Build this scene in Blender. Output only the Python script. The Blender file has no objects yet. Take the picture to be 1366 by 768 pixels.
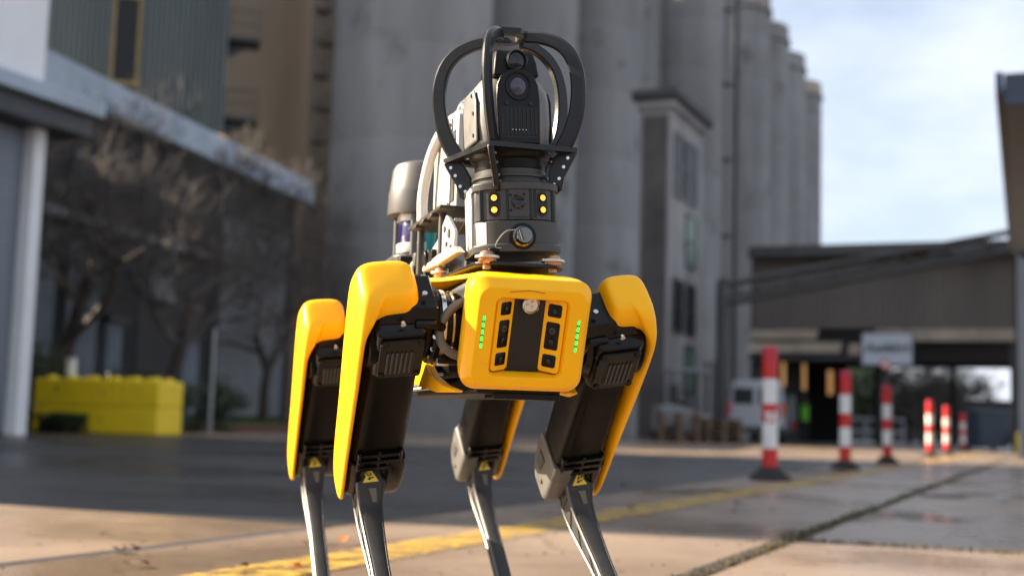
import bpy, bmesh, math, random
from mathutils import Vector, Matrix
random.seed(7)
PI = math.pi
S = bpy.context.scene
COL = S.collection

# ------------------------------------------------------------------ camera
F_PX, HC = 1700.0, 0.38
PITCH, ROLL = math.atan(182 / 1700), 0.029
cp, sp = math.cos(PITCH), math.sin(PITCH)
_fw, _up, _rt = Vector((0, cp, sp)), Vector((0, -sp, cp)), Vector((1, 0, 0))
_r = _rt * math.cos(ROLL) + _up * math.sin(ROLL)
_u = _up * math.cos(ROLL) - _rt * math.sin(ROLL)
cam = bpy.data.cameras.new('camera')
cam.sensor_width = 36; cam.lens = F_PX / 1366 * 36
cam.clip_start = 0.05; cam.clip_end = 3000
cam.dof.use_dof = True; cam.dof.focus_distance = 1.74; cam.dof.aperture_fstop = 3.5
cam_o = bpy.data.objects.new('camera', cam); COL.objects.link(cam_o)
cam_o.matrix_world = Matrix.Translation((0, 0, HC)) @ Matrix((_r, _u, -_fw)).transposed().to_4x4()
S.camera = cam_o

# ------------------------------------------------------------------ sky, sun, exposure
SUN_EL = math.radians(29)
SUN_AZ = Vector((-0.978, 0.208, 0)).normalized()         # horizontal direction towards the sun
sun_dir = Vector((SUN_AZ.x * math.cos(SUN_EL), SUN_AZ.y * math.cos(SUN_EL), math.sin(SUN_EL)))
W = bpy.data.worlds.new('World'); S.world = W; W.use_nodes = True
nt = W.node_tree; nt.nodes.clear()
out = nt.nodes.new('ShaderNodeOutputWorld'); bg = nt.nodes.new('ShaderNodeBackground')
sky = nt.nodes.new('ShaderNodeTexSky'); sky.sky_type = 'NISHITA'; sky.sun_disc = False
sky.sun_elevation = SUN_EL; sky.sun_rotation = math.atan2(SUN_AZ.x, SUN_AZ.y)
sky.air_density = 1.0; sky.dust_density = 1.5; sky.ozone_density = 1.0
tc = nt.nodes.new('ShaderNodeTexCoord'); mp = nt.nodes.new('ShaderNodeMapping')
mp.inputs['Scale'].default_value = (1, 1, 2.6)
nz = nt.nodes.new('ShaderNodeTexNoise'); nz.inputs['Scale'].default_value = 3.2
nz.inputs['Detail'].default_value = 7; nz.inputs['Roughness'].default_value = 0.55
cr = nt.nodes.new('ShaderNodeValToRGB')
cr.color_ramp.elements[0].position = 0.30; cr.color_ramp.elements[0].color = (0.25, 0.25, 0.25, 1)
cr.color_ramp.elements[1].position = 0.62; cr.color_ramp.elements[1].color = (0.92, 0.92, 0.92, 1)
mx = nt.nodes.new('ShaderNodeMixRGB'); mx.inputs[2].default_value = (5.35, 5.65, 6.3, 1)   # thin white cloud
L = nt.links.new
L(tc.outputs['Generated'], mp.inputs[0]); L(mp.outputs[0], nz.inputs['Vector']); L(nz.outputs[0], cr.inputs[0])
L(cr.outputs[0], mx.inputs[0]); L(sky.outputs[0], mx.inputs[1]); L(mx.outputs[0], bg.inputs[0])
bg.inputs[1].default_value = 0.05; L(bg.outputs[0], out.inputs[0])
sl = bpy.data.lights.new('sun', 'SUN'); sl.energy = 5.0; sl.angle = math.radians(0.5); sl.color = (1, 0.84, 0.64)
so = bpy.data.objects.new('sun', sl); COL.objects.link(so)
so.rotation_euler = sun_dir.to_track_quat('Z', 'Y').to_euler(); so.location = (-20, 5, 30)
S.view_settings.view_transform = 'Standard'; S.view_settings.look = 'None'
S.view_settings.exposure = 2.02; S.view_settings.gamma = 1; S.view_settings.use_curve_mapping = False
S.cycles.use_denoising = True
S.cycles.max_bounces = 6

# ------------------------------------------------------------------ materials
MATS = {}
def mat(name, col, rough=0.5, metal=0.0, var=0.0, scale=8.0, bump=0.0, bscale=60.0, rvar=0.0, spec=0.5,
        coat=0.0, rscale=None, emit=None, stretch=(1, 1, 1), col2=None, dirt=None, objrand=0.0):
    """principled material with noise-driven colour / roughness variation and a fine bump"""
    if name in MATS: return MATS[name]
    m = bpy.data.materials.new(name); m.use_nodes = True; MATS[name] = m
    n = m.node_tree; b = n.nodes['Principled BSDF']; lk = n.links.new
    b.inputs['Base Color'].default_value = (*col, 1); b.inputs['Roughness'].default_value = rough
    b.inputs['Metallic'].default_value = metal; b.inputs['Specular IOR Level'].default_value = spec
    b.inputs['Coat Weight'].default_value = coat; b.inputs['Coat Roughness'].default_value = 0.08
    if emit:
        b.inputs['Emission Color'].default_value = (*emit[0], 1); b.inputs['Emission Strength'].default_value = emit[1]
    if var or bump or rvar or col2 or dirt:
        t = n.nodes.new('ShaderNodeTexCoord'); mpn = n.nodes.new('ShaderNodeMapping')
        mpn.inputs['Scale'].default_value = stretch; lk(t.outputs['Object'], mpn.inputs[0])
        a = n.nodes.new('ShaderNodeTexNoise'); a.inputs['Scale'].default_value = scale
        a.inputs['Detail'].default_value = 6; a.inputs['Roughness'].default_value = 0.6
        lk(mpn.outputs[0], a.inputs['Vector'])
        colout = None
        if var or col2:
            r = n.nodes.new('ShaderNodeValToRGB')
            r.color_ramp.elements[0].position = 0.3; r.color_ramp.elements[1].position = 0.7
            c2 = col2 if col2 else tuple(c * (1 - var) for c in col)
            c1 = col if col2 else tuple(min(1, c * (1 + var * 0.5)) for c in col)
            r.color_ramp.elements[0].color = (*c2, 1); r.color_ramp.elements[1].color = (*c1, 1)
            lk(a.outputs[0], r.inputs[0]); colout = r.outputs[0]
        if dirt:   # (colour, scale, threshold): sparse patches of another colour
            d = n.nodes.new('ShaderNodeTexNoise'); d.inputs['Scale'].default_value = dirt[1]
            d.inputs['Detail'].default_value = 8; d.inputs['Roughness'].default_value = 0.7
            lk(t.outputs['Object'], d.inputs['Vector'])
            dr = n.nodes.new('ShaderNodeValToRGB'); dr.color_ramp.elements[0].position = dirt[2]
            dr.color_ramp.elements[1].position = min(1, dirt[2] + 0.12); lk(d.outputs[0], dr.inputs[0])
            mxn = n.nodes.new('ShaderNodeMixRGB'); lk(dr.outputs[0], mxn.inputs[0])
            if colout: lk(colout, mxn.inputs[1])
            else: mxn.inputs[1].default_value = (*col, 1)
            mxn.inputs[2].default_value = (*dirt[0], 1); colout = mxn.outputs[0]
        if objrand:
            oi = n.nodes.new('ShaderNodeObjectInfo'); mm = n.nodes.new('ShaderNodeMapRange')
            mm.inputs[3].default_value = 1 - objrand; mm.inputs[4].default_value = 1 + objrand
            lk(oi.outputs['Random'], mm.inputs[0])
            mu = n.nodes.new('ShaderNodeMixRGB'); mu.blend_type = 'MULTIPLY'; mu.inputs[0].default_value = 1
            if colout: lk(colout, mu.inputs[1])
            else: mu.inputs[1].default_value = (*col, 1)
            lk(mm.outputs[0], mu.inputs[2]); colout = mu.outputs[0]
        if colout: lk(colout, b.inputs['Base Color'])
        if rvar:
            ra = a
            if rscale:
                ra = n.nodes.new('ShaderNodeTexNoise'); ra.inputs['Scale'].default_value = rscale; ra.inputs['Detail'].default_value = 4; ra.inputs['Roughness'].default_value = 0.55
                lk(t.outputs['Object'], ra.inputs['Vector'])
            rr = n.nodes.new('ShaderNodeMapRange'); rr.inputs[1].default_value = 0.3; rr.inputs[2].default_value = 0.7
            rr.inputs[3].default_value = max(0.02, rough - rvar); rr.inputs[4].default_value = min(1, rough + rvar)
            lk(ra.outputs[0], rr.inputs[0]); lk(rr.outputs[0], b.inputs['Roughness'])
        if bump:
            bn = n.nodes.new('ShaderNodeTexNoise'); bn.inputs['Scale'].default_value = bscale
            bn.inputs['Detail'].default_value = 5; lk(mpn.outputs[0], bn.inputs['Vector'])
            bp = n.nodes.new('ShaderNodeBump'); bp.inputs['Strength'].default_value = bump
            bp.inputs['Distance'].default_value = 0.002 if bscale > 30 else 0.02
            lk(bn.outputs[0], bp.inputs['Height']); lk(bp.outputs[0], b.inputs['Normal'])
    return m

YEL = mat('yellow_shell', (0.98, 0.47, 0.003), 0.38, spec=0.25, var=0.05, scale=14, bump=0.07, bscale=380, rvar=0.10, dirt=((0.74, 0.37, 0.03), 34, 0.63))
BLK = mat('black_plastic', (0.003, 0.0028, 0.0026), 0.27, spec=0.25, var=0.3, scale=30, bump=0.10, bscale=420, rvar=0.10)
BLKM = mat('black_matte', (0.004, 0.0038, 0.0036), 0.45, spec=0.22, var=0.3, scale=30, bump=0.1, bscale=300)
DARK = mat('cavity_black', (0.004, 0.004, 0.004), 0.6)
TUBE = mat('thigh_black', (0.002, 0.0018, 0.0016), 0.36, spec=0.10, var=0.3, scale=20, bump=0.05, bscale=300, rvar=0.1, dirt=((0.008, 0.007, 0.006), 60, 0.68))
ANOD = mat('anodised_grey', (0.050, 0.047, 0.043), 0.44, 0.3, var=0.2, scale=25, bump=0.04, bscale=500, rvar=0.08)
ANODK = mat('anodised_black', (0.009, 0.009, 0.010), 0.33, 0.15, spec=0.4, var=0.2, scale=25, rvar=0.08)
SILV = mat('bright_metal', (0.62, 0.61, 0.58), 0.20, 1.0, var=0.15, scale=40, rvar=0.08)
ALU = mat('pale_aluminium', (0.55, 0.54, 0.51), 0.42, 0.6, var=0.1, scale=30, bump=0.05, bscale=400)
HEADG = mat('head_grey', (0.15, 0.147, 0.14), 0.45, 0.1, var=0.15, scale=30, bump=0.05, bscale=500, rvar=0.08)
CHRD = mat('dark_chrome', (0.16, 0.155, 0.145), 0.16, 1.0)
BRASS = mat('brass_mount', (0.45, 0.24, 0.13), 0.35, 0.8, var=0.2, scale=60)
GREYP = mat('grey_plastic', (0.065, 0.064, 0.064), 0.45, var=0.15, scale=20, bump=0.06, bscale=350)
SHIN = mat('shin_grey', (0.040, 0.040, 0.041), 0.55, 0.0, spec=0.35, var=0.25, scale=22, bump=0.08, bscale=350, rvar=0.08, dirt=((0.06, 0.056, 0.052), 55, 0.68))
KNEE = mat('knee_grey', (0.13, 0.125, 0.115), 0.45, 0.2, var=0.2, scale=30, bump=0.08, bscale=400)
WHITEP = mat('white_tube', (0.62, 0.60, 0.56), 0.5, var=0.08, scale=20)
GLASS = mat('lens_glass', (0.004, 0.004, 0.006), 0.10, 0.0, spec=0.5)
LENSP = mat('purple_coated_glass', (0.045, 0.042, 0.070), 0.25, 0.2, coat=0.3)
LGREY = mat('lens_iris', (0.10, 0.10, 0.10), 0.25, 0.6)
RUB = mat('rubber_black', (0.012, 0.012, 0.012), 0.8, bump=0.2, bscale=200)
CABLE = mat('grey_cable', (0.13, 0.125, 0.115), 0.5, var=0.1, scale=60)
GLED = mat('green_led', (0.05, 0.6, 0.05), 0.3, emit=((0.03, 1.0, 0.06), 0.75))
ALED = mat('amber_led', (0.9, 0.45, 0.05), 0.3, emit=((1.0, 0.40, 0.04), 0.36))
STICK = mat('yellow_sticker', (0.82, 0.62, 0.03), 0.4)
CBLUE = mat('blue_cable', (0.01, 0.16, 0.55), 0.35); CTEAL = mat('teal_cable', (0.01, 0.22, 0.30), 0.35)
CGREEN = mat('green_cable', (0.05, 0.62, 0.06), 0.35)
LIDG = mat('lidar_glass', (0.02, 0.015, 0.09), 0.12, 0.2, coat=1.0)

# ------------------------------------------------------------------ mesh helpers
class MB:
    def __init__(s): s.v = []; s.f = []; s.t = None
    def add(s, vs, fs, M=None):
        k = len(s.v)
        for p in vs:
            p = Vector(p)
            if M is not None: p = M @ p
            s.v.append(p)
        s.f += [tuple(i + k for i in f) for f in fs]
        return s
    def box(s, c, d, M=None, R=None):
        x, y, z = d[0] / 2, d[1] / 2, d[2] / 2
        vs = [Vector(q) for q in ((-x,-y,-z),(x,-y,-z),(x,y,-z),(-x,y,-z),(-x,-y,z),(x,-y,z),(x,y,z),(-x,y,z))]
        if R is not None: vs = [R @ q for q in vs]
        vs = [q + Vector(c) for q in vs]
        return s.add(vs, [(0,3,2,1),(4,5,6,7),(0,1,5,4),(1,2,6,5),(2,3,7,6),(3,0,4,7)], M)
    def rings(s, rs, cap0=True, cap1=True, closed=True, M=None):
        n = len(rs[0]); vs = [p for r in rs for p in r]; fs = []
        for i in range(len(rs) - 1):
            for j in range(n if closed else n - 1):
                a, b = i*n + j, i*n + (j+1) % n
                fs.append((a, b, b + n, a + n))
        if cap0: fs.append(tuple(range(n))[::-1])
        if cap1: fs.append(tuple((len(rs)-1)*n + j for j in range(n)))
        return s.add(vs, fs, M)
    def prism(s, pts, d, M=None, hole=None):
        """polygon pts (3D) extruded along vector d"""
        d = Vector(d); a = [Vector(p) for p in pts]; b = [p + d for p in a]
        return s.rings([a, b], M=M)
    def cyl(s, p0, p1, r0, r1=None, n=16, M=None, cap=True):
        r1 = r0 if r1 is None else r1
        p0, p1 = Vector(p0), Vector(p1); ax = (p1 - p0).normalized()
        a = ax.orthogonal().normalized(); b = ax.cross(a)
        R = lambda c, r: [c + (a*math.cos(2*PI*i/n) + b*math.sin(2*PI*i/n))*r for i in range(n)]
        return s.rings([R(p0, r0), R(p1, r1)], cap, cap, M=M)
    def lathe(s, prof, c=(0,0,0), ax='z', n=32, M=None, cap=True):
        """profile [(r, h)] about an axis through c"""
        c = Vector(c); rs = []
        for r, h in prof:
            ring = []
            for i in range(n):
                a = 2*PI*i/n; u, w = r*math.cos(a), r*math.sin(a)
                ring.append(c + Vector({'z': (u, w, h), 'x': (h, u, w), 'y': (w, h, u)}[ax]))
            rs.append(ring)
        return s.rings(rs, cap, cap, M=M)
    def tube(s, pts, r, n=8, M=None, cap=True, flat=1.0):
        pts = [Vector(p) for p in pts]; rs = []; m = len(pts)
        rad = r if isinstance(r, (list, tuple)) else [r]*m
        prev = None
        for i, p in enumerate(pts):
            t = (pts[min(i+1, m-1)] - pts[max(i-1, 0)]).normalized()
            a = t.orthogonal().normalized() if prev is None else (prev - t*prev.dot(t)).normalized()
            prev = a; b = t.cross(a)
            rs.append([p + a*math.cos(2*PI*j/n)*rad[i] + b*math.sin(2*PI*j/n)*rad[i]*flat for j in range(n)])
        return s.rings(rs, cap, cap, M=M)
    def sphere(s, c, r, n=12, m=8, sc=(1,1,1), M=None):
        prof = []
        rs = []
        for i in range(1, m):
            t = PI*i/m
            rs.append([Vector(c) + Vector((math.sin(t)*math.cos(2*PI*j/n)*r*sc[0], math.sin(t)*math.sin(2*PI*j/n)*r*sc[1], -math.cos(t)*r*sc[2])) for j in range(n)])
        return s.rings(rs, M=M)
    def mesh(s, name, m, smooth=40, recalc=True):
        me = bpy.data.meshes.new(name)
        me.from_pydata([tuple(p) for p in s.v], [], s.f)
        if recalc:
            bm = bmesh.new(); bm.from_mesh(me); bmesh.ops.recalc_face_normals(bm, faces=bm.faces); bm.to_mesh(me); bm.free()
        if m: me.materials.append(m)
        if smooth:
            me.polygons.foreach_set('use_smooth', [True]*len(me.polygons)); me.set_sharp_from_angle(angle=math.radians(smooth))
        me.update()
        return me
    def build(s, name, m, parent=None, bevel=0, seg=2, smooth=40, recalc=True):
        o = bpy.data.objects.new(name, s.mesh(name, m, smooth, recalc)); COL.objects.link(o)
        if parent: o.parent = parent
        if bevel:
            b = o.modifiers.new('bevel', 'BEVEL'); b.width = bevel; b.segments = seg; b.limit_method = 'ANGLE'
            b.angle_limit = math.radians(32); b.harden_normals = False
        return o
def rrect(hw, hh, r, n=5):
    """rounded rectangle outline as (a, b) pairs"""
    r = min(r, hw*0.999, hh*0.999); o = []
    for cx, cy, a0 in ((hw-r, hh-r, 0), (-hw+r, hh-r, PI/2), (-hw+r, -hh+r, PI), (hw-r, -hh+r, 3*PI/2)):
        for i in range(n + 1):
            a = a0 + PI/2*i/n; o.append((cx + r*math.cos(a), cy + r*math.sin(a)))
    return o
def smoothpath(pts, k=6):
    """Catmull-Rom through the points"""
    P = [Vector(p) for p in pts]; P = [P[0]*2 - P[1]] + P + [P[-1]*2 - P[-2]]; o = []
    for i in range(1, len(P) - 2):
        for j in range(k):
            t = j/k; a, b, c, d = P[i-1], P[i], P[i+1], P[i+2]
            o.append(0.5*((2*b) + (c - a)*t + (2*a - 5*b + 4*c - d)*t*t + (3*b - a - 3*c + d)*t**3))
    o.append(P[-2]); return o
def empty(name, loc=(0,0,0), rz=0, parent=None):
    o = bpy.data.objects.new(name, None); COL.objects.link(o); o.location = loc; o.rotation_euler = (0, 0, rz)
    o.empty_display_size = 0.1
    if parent: o.parent = parent
    return o
def tag(o, label=None, cat=None, group=None, kind=None):
    if label: o['label'] = label
    if cat: o['category'] = cat
    if group: o['group'] = group
    if kind: o['kind'] = kind
    return o
def thing(name, label, cat, loc=(0,0,0), rz=0, group=None):
    return tag(empty(name, loc, rz), label, cat, group)
def copy_tree(o, parent=None):
    c = o.copy(); COL.objects.link(c); c.parent = parent
    for ch in list(o.children): copy_tree(ch, c)
    return c
def inst(name, me, parent, loc=(0,0,0), rot=(0,0,0), sc=(1,1,1)):
    o = bpy.data.objects.new(name, me); COL.objects.link(o); o.parent = parent
    o.location = loc; o.rotation_euler = rot; o.scale = sc; return o

# ------------------------------------------------------------------ setting materials
CONC = mat('yard_concrete', (0.245, 0.180, 0.127), 0.32, scale=1.1, rvar=0.28, rscale=0.7, bump=0.14, bscale=26, col2=(0.175, 0.128, 0.093), objrand=0.07,
           dirt=((0.080, 0.063, 0.052), 7.5, 0.60))
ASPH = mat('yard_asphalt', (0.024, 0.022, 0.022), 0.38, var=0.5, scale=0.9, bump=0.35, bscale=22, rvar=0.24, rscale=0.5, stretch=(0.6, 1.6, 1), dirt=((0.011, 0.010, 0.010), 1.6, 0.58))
SILO = mat('silo_concrete', (0.30, 0.29, 0.282), 0.85, scale=0.45, col2=(0.175, 0.168, 0.165), bump=0.5, bscale=5, stretch=(1, 1, 0.14), dirt=((0.115, 0.108, 0.104), 0.4, 0.56))
SILOB = mat('brown_concrete', (0.13, 0.115, 0.10), 0.85, scale=0.3, col2=(0.09, 0.078, 0.068), stretch=(1, 1, 0.2), bump=0.4, bscale=5)
RENDER = mat('grey_render', (0.30, 0.295, 0.295), 0.9, var=0.3, scale=0.8, stretch=(1, 1, 0.3), dirt=((0.12, 0.11, 0.10), 0.7, 0.55))
BROWNW = mat('dark_brown_wall', (0.078, 0.071, 0.068), 0.85, var=0.4, scale=1.0)
TEAL = mat('green_grey_cladding', (0.135, 0.162, 0.165), 0.55, 0.0, scale=0.5, col2=(0.095, 0.115, 0.118), stretch=(1, 1, 0.2))
OCHRE = mat('ochre_paint', (0.25, 0.19, 0.07), 0.6, var=0.2, scale=3)
WHITEW = mat('white_wall', (0.78, 0.77, 0.77), 0.7, var=0.1, scale=0.7)
LIGHTB = mat('pale_blue_fascia', (0.40, 0.47, 0.55), 0.5, scale=0.9, col2=(0.28, 0.33, 0.39), dirt=((0.16, 0.17, 0.18), 1.6, 0.60))
GREYD = mat('dark_grey_steel', (0.05, 0.052, 0.056), 0.5, 0.2, var=0.2, scale=2)
SLATM = mat('shutter_grey', (0.24, 0.26, 0.30), 0.5, 0.2, var=0.15, scale=3)
WALLD = mat('dark_brick_wall', (0.055, 0.050, 0.050), 0.85, scale=0.6, col2=(0.03, 0.028, 0.028), dirt=((0.14, 0.15, 0.17), 0.8, 0.60))
PANEL = mat('blue_grey_panel', (0.15, 0.175, 0.205), 0.7, var=0.25, scale=1)
PGREY = mat('pale_grey_panel', (0.20, 0.205, 0.215), 0.75, var=0.2, scale=1)
ROOFD = mat('dark_roofing', (0.045, 0.045, 0.048), 0.8, var=0.3, scale=1.5)
WGLASS = mat('window_glass', (0.018, 0.021, 0.025), 0.45, 0, spec=0.2)
WGREEN = mat('green_tinted_glass', (0.10, 0.17, 0.13), 0.4, 0, spec=0.3)
SHEDB = mat('brown_cladding', (0.15, 0.132, 0.12), 0.6, scale=0.5, col2=(0.105, 0.092, 0.085), stretch=(1, 1, 0.2))
POLYC = mat('yellowed_plastic_sheet', (0.34, 0.28, 0.21), 0.4, var=0.3, scale=1.5)
DARKW = mat('dark_interior', (0.02, 0.019, 0.019), 0.9)  # near-black colour for the shed's inner walls and beams
BARK = mat('bark_brown', (0.055, 0.042, 0.034), 0.9, var=0.4, scale=4)
TWIG = mat('twig_brown', (0.098, 0.083, 0.074), 0.9, var=0.4, scale=1.2)
LEAF = mat('leaf_green', (0.055, 0.085, 0.022), 0.6, var=0.5, scale=1.5)
LEAFY = mat('leaf_olive', (0.12, 0.12, 0.04), 0.6, var=0.5, scale=1.2)
BUSH = mat('bush_green', (0.03, 0.045, 0.018), 0.7, var=0.5, scale=2)
GRASS = mat('grass_green', (0.06, 0.11, 0.02), 0.8, var=0.4, scale=3)
MOSS = mat('joint_moss', (0.050, 0.038, 0.024), 0.95, col2=(0.024, 0.019, 0.014), scale=5)
DRYG = mat('dry_grass', (0.15, 0.115, 0.055), 0.9, col2=(0.055, 0.045, 0.022), scale=5)
YBLK = mat('yellow_block_paint', (0.86, 0.60, 0.010), 0.55, var=0.12, scale=2.5, bump=0.3, bscale=14, dirt=((0.36, 0.26, 0.04), 2.4, 0.60))
RED = mat('red_band', (0.58, 0.018, 0.016), 0.42, var=0.15, scale=12, rvar=0.1, dirt=((0.22, 0.05, 0.045), 16, 0.60))
REDF = mat('faded_red_band', (0.50, 0.03, 0.055), 0.5, var=0.15, scale=12)
WHT = mat('white_band', (0.74, 0.73, 0.71), 0.45, var=0.12, scale=9, rvar=0.1, dirt=((0.38, 0.35, 0.31), 14, 0.61))
BRICKR = mat('red_kerb', (0.12, 0.05, 0.035), 0.9, var=0.3, scale=6)
STEEL = mat('galvanised_steel', (0.32, 0.33, 0.34), 0.45, 0.5, var=0.2, scale=6)
VAN = mat('van_white', (0.32, 0.34, 0.37), 0.4)
WOOD = mat('pallet_wood', (0.15, 0.10, 0.062), 0.8, var=0.35, scale=5)
MACH = mat('machine_grey', (0.20, 0.21, 0.22), 0.5, var=0.2, scale=4)
HIVIS = mat('hi_vis_green', (0.25, 0.85, 0.04), 0.6)
NAVY = mat('dark_cloth', (0.03, 0.035, 0.05), 0.9)
SKIN = mat('skin', (0.42, 0.24, 0.17), 0.6)
HAIR = mat('hair', (0.03, 0.02, 0.015), 0.7)
AMBG = mat('amber_glow', (0.8, 0.5, 0.2), 0.5, emit=((1.0, 0.52, 0.20), 0.09))  # emissive stand-in for sun-filled panes; also the roof lamp face
SIGNM = mat('sign_white', (0.46, 0.52, 0.60), 0.5)
INK = mat('sign_black', (0.02, 0.02, 0.025), 0.6)
LEAFO = mat('fallen_leaf_orange', (0.50, 0.13, 0.02), 0.7, var=0.3, scale=20)
LEAFB = mat('fallen_leaf_brown', (0.10, 0.055, 0.03), 0.8, var=0.4, scale=30)
BINB = mat('dark_blue_plastic', (0.03, 0.045, 0.07), 0.5)

# worn yellow paint: the coat is gone in patches
PAINT = bpy.data.materials.new('worn_yellow_paint'); PAINT.use_nodes = True
def _paint():
    n = PAINT.node_tree; lk = n.links.new; b = n.nodes['Principled BSDF']; o = n.nodes['Material Output']
    t = n.nodes.new('ShaderNodeTexCoord'); a = n.nodes.new('ShaderNodeTexNoise'); a.inputs['Scale'].default_value = 9
    a.inputs['Detail'].default_value = 9; a.inputs['Roughness'].default_value = 0.72
    r = n.nodes.new('ShaderNodeValToRGB'); r.color_ramp.elements[0].position = 0.38; r.color_ramp.elements[1].position = 0.66
    lk(t.outputs['Object'], a.inputs['Vector']); lk(a.outputs[0], r.inputs[0])
    tr = n.nodes.new('ShaderNodeBsdfTransparent'); m = n.nodes.new('ShaderNodeMixShader')
    lk(r.outputs[0], m.inputs[0]); lk(tr.outputs[0], m.inputs[1]); lk(b.outputs[0], m.inputs[2]); lk(m.outputs[0], o.inputs[0])
    b.inputs['Base Color'].default_value = (0.52, 0.33, 0.04, 1); b.inputs['Roughness'].default_value = 0.5
_paint()

# ------------------------------------------------------------------ ground, slabs, joints
YAW = math.radians(23.2)
E = Vector((math.sin(YAW), math.cos(YAW), 0)); B = Vector((math.cos(YAW), -math.sin(YAW), 0))   # along / across the yard
def yard(a, b, z=0.0): return E*a + B*b + Vector((0, 0, z))
YM = Matrix(((B.x, E.x, 0, 0), (B.y, E.y, 0, 0), (0, 0, 1, 0), (0, 0, 0, 1)))     # (b, a, z) -> world
g = MB().add([(-900, -900, -0.035), (900, -900, -0.035), (900, 900, -0.035), (-900, 900, -0.035)], [(0, 1, 2, 3)]).build('ground', ASPH, smooth=0)
tag(g, 'dark grey asphalt ground running out to the horizon', kind='structure')
pav = tag(empty('pavement'), 'brownish concrete yard of large cast slabs with open joints', kind='structure')
SEAM = -0.89
def slab(b0, b1, a0, a1, dz):
    c = 0.012; z = dz
    o = MB()
    q = [(b0, a0), (b1, a0), (b1, a1), (b0, a1)]; q2 = [(b0+c, a0+c), (b1-c, a0+c), (b1-c, a1-c), (b0+c, a1-c)]
    bc, ac = (b0+b1)/2, (a0+a1)/2
    R = lambda qq, zz: [Vector((x-bc, y-ac, zz)) for x, y in qq]
    o.rings([R(q, -0.06), R(q, z-0.010), R(q2, z)], cap0=False)
    ob = o.build('concrete_slab', CONC, pav, smooth=0)
    p = yard(ac, bc); ob.location = (p.x, p.y, 0); ob.rotation_euler = (0, 0, -YAW)
rs = random.Random(3)
cols = [(SEAM + 0.028, SEAM + 4.2)] + [(SEAM + 4.215 + 4.2*k, SEAM + 4.215 + 4.2*k + 4.18) for k in range(3)]
for b0, b1 in cols:
    for k in range(-1, 9):
        a0 = 4.66 + 5.0*k; slab(b0, b1, a0 + 0.011, a0 + 4.989, rs.uniform(-0.003, 0.002))
cols = [(SEAM - 1.50, SEAM - 0.028)] + [(SEAM - 1.512 - 3.6*(k+1), SEAM - 1.512 - 3.6*k - 0.012) for k in range(5)]
asf = MB().add([yard(4.03, SEAM - 1.51, -0.003), yard(4.03, SEAM - 40, -0.003), yard(18.98, SEAM - 40, -0.003), yard(18.98, SEAM - 1.51, -0.003)], [(0, 1, 2, 3)]).build('shade_asphalt_lane', ASPH, smooth=0)  # dark asphalt laid over the shaded ground to deepen its shade
tag(asf, 'dark damp asphalt deepening the shade left of the concrete strip with the yellow line', kind='structure')
for b0, b1 in cols:
    for k in range(-1, 9):
        a0 = -1.0 + 5.0*k
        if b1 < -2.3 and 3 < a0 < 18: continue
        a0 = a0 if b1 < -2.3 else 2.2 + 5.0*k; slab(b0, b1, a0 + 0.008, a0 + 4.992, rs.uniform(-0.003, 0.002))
# worn yellow line along the bollards
pl = MB()
n = 40
for i in range(n):
    a0, a1 = -2 + 46*i/n, -2 + 46*(i+1)/n
    pl.add([yard(a0, -1.905, 0.005), yard(a0, -1.685, 0.005), yard(a1, -1.685, 0.005), yard(a1, -1.905, 0.005)], [(0, 1, 2, 3)])
ln = pl.build('painted_line', PAINT, smooth=0); tag(ln, 'worn yellow line painted across the concrete towards the bollards', kind='structure')
# moss and dry grass standing in the main joint and the cross joint
mo = MB(); gr = MB(); r_ = random.Random(11)
def tuft(a, b, h, m):
    p = yard(a, b, -0.02); az = r_.uniform(0, 2*PI); w = r_.uniform(0.002, 0.005); ln_ = Vector((math.cos(az), math.sin(az), 0))
    sd = Vector((-ln_.y, ln_.x, 0)); t = p + ln_*h*r_.uniform(0.2, 0.8) + Vector((0, 0, h + 0.02)); mid = p + ln_*h*0.15 + Vector((0, 0, 0.6*h + 0.02))
    m.add([p - sd*w, p + sd*w, mid + sd*w*0.7, t, mid - sd*w*0.7], [(0, 1, 2, 3, 4)])
for i in range(420):
    a = 0.5 + 27*(i/420)**1.3; b = SEAM + r_.gauss(0, 0.018); s_ = r_.uniform(0.010, 0.026)
    c = yard(a, b, r_.uniform(-0.012, -0.002))
    mo.sphere(c, s_, 7, 5, (1.5, 1.6, 0.32))
for i in range(2600):
    a = 0.5 + 24*r_.random()**1.6; k = r_.random(); clump = 0.5 + 0.5*math.sin(a*2.3)*math.sin(a*0.9+1)
    tuft(a, SEAM + r_.gauss(0, 0.016 + 0.02*clump), r_.uniform(0.003, 0.007 + 0.013*clump), gr)
for i in range(260):
    b = SEAM + 4*r_.random(); mo.sphere(yard(4.66, b, r_.uniform(-0.02, -0.008)), r_.uniform(0.008, 0.016), 6, 4, (2.2, 0.9, 0.45))
for i in range(900): tuft(4.66 + r_.gauss(0, 0.006), SEAM + 4*r_.random(), r_.uniform(0.004, 0.014), gr)
tag(mo.build('joint_moss', MOSS, recalc=False), 'brown moss and earth filling the joints between concrete slabs', 'moss', kind='stuff')
tag(gr.build('joint_grass', DRYG, smooth=0, recalc=False), 'dry short grass growing along the joint between concrete slabs', 'grass', kind='stuff')

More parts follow.
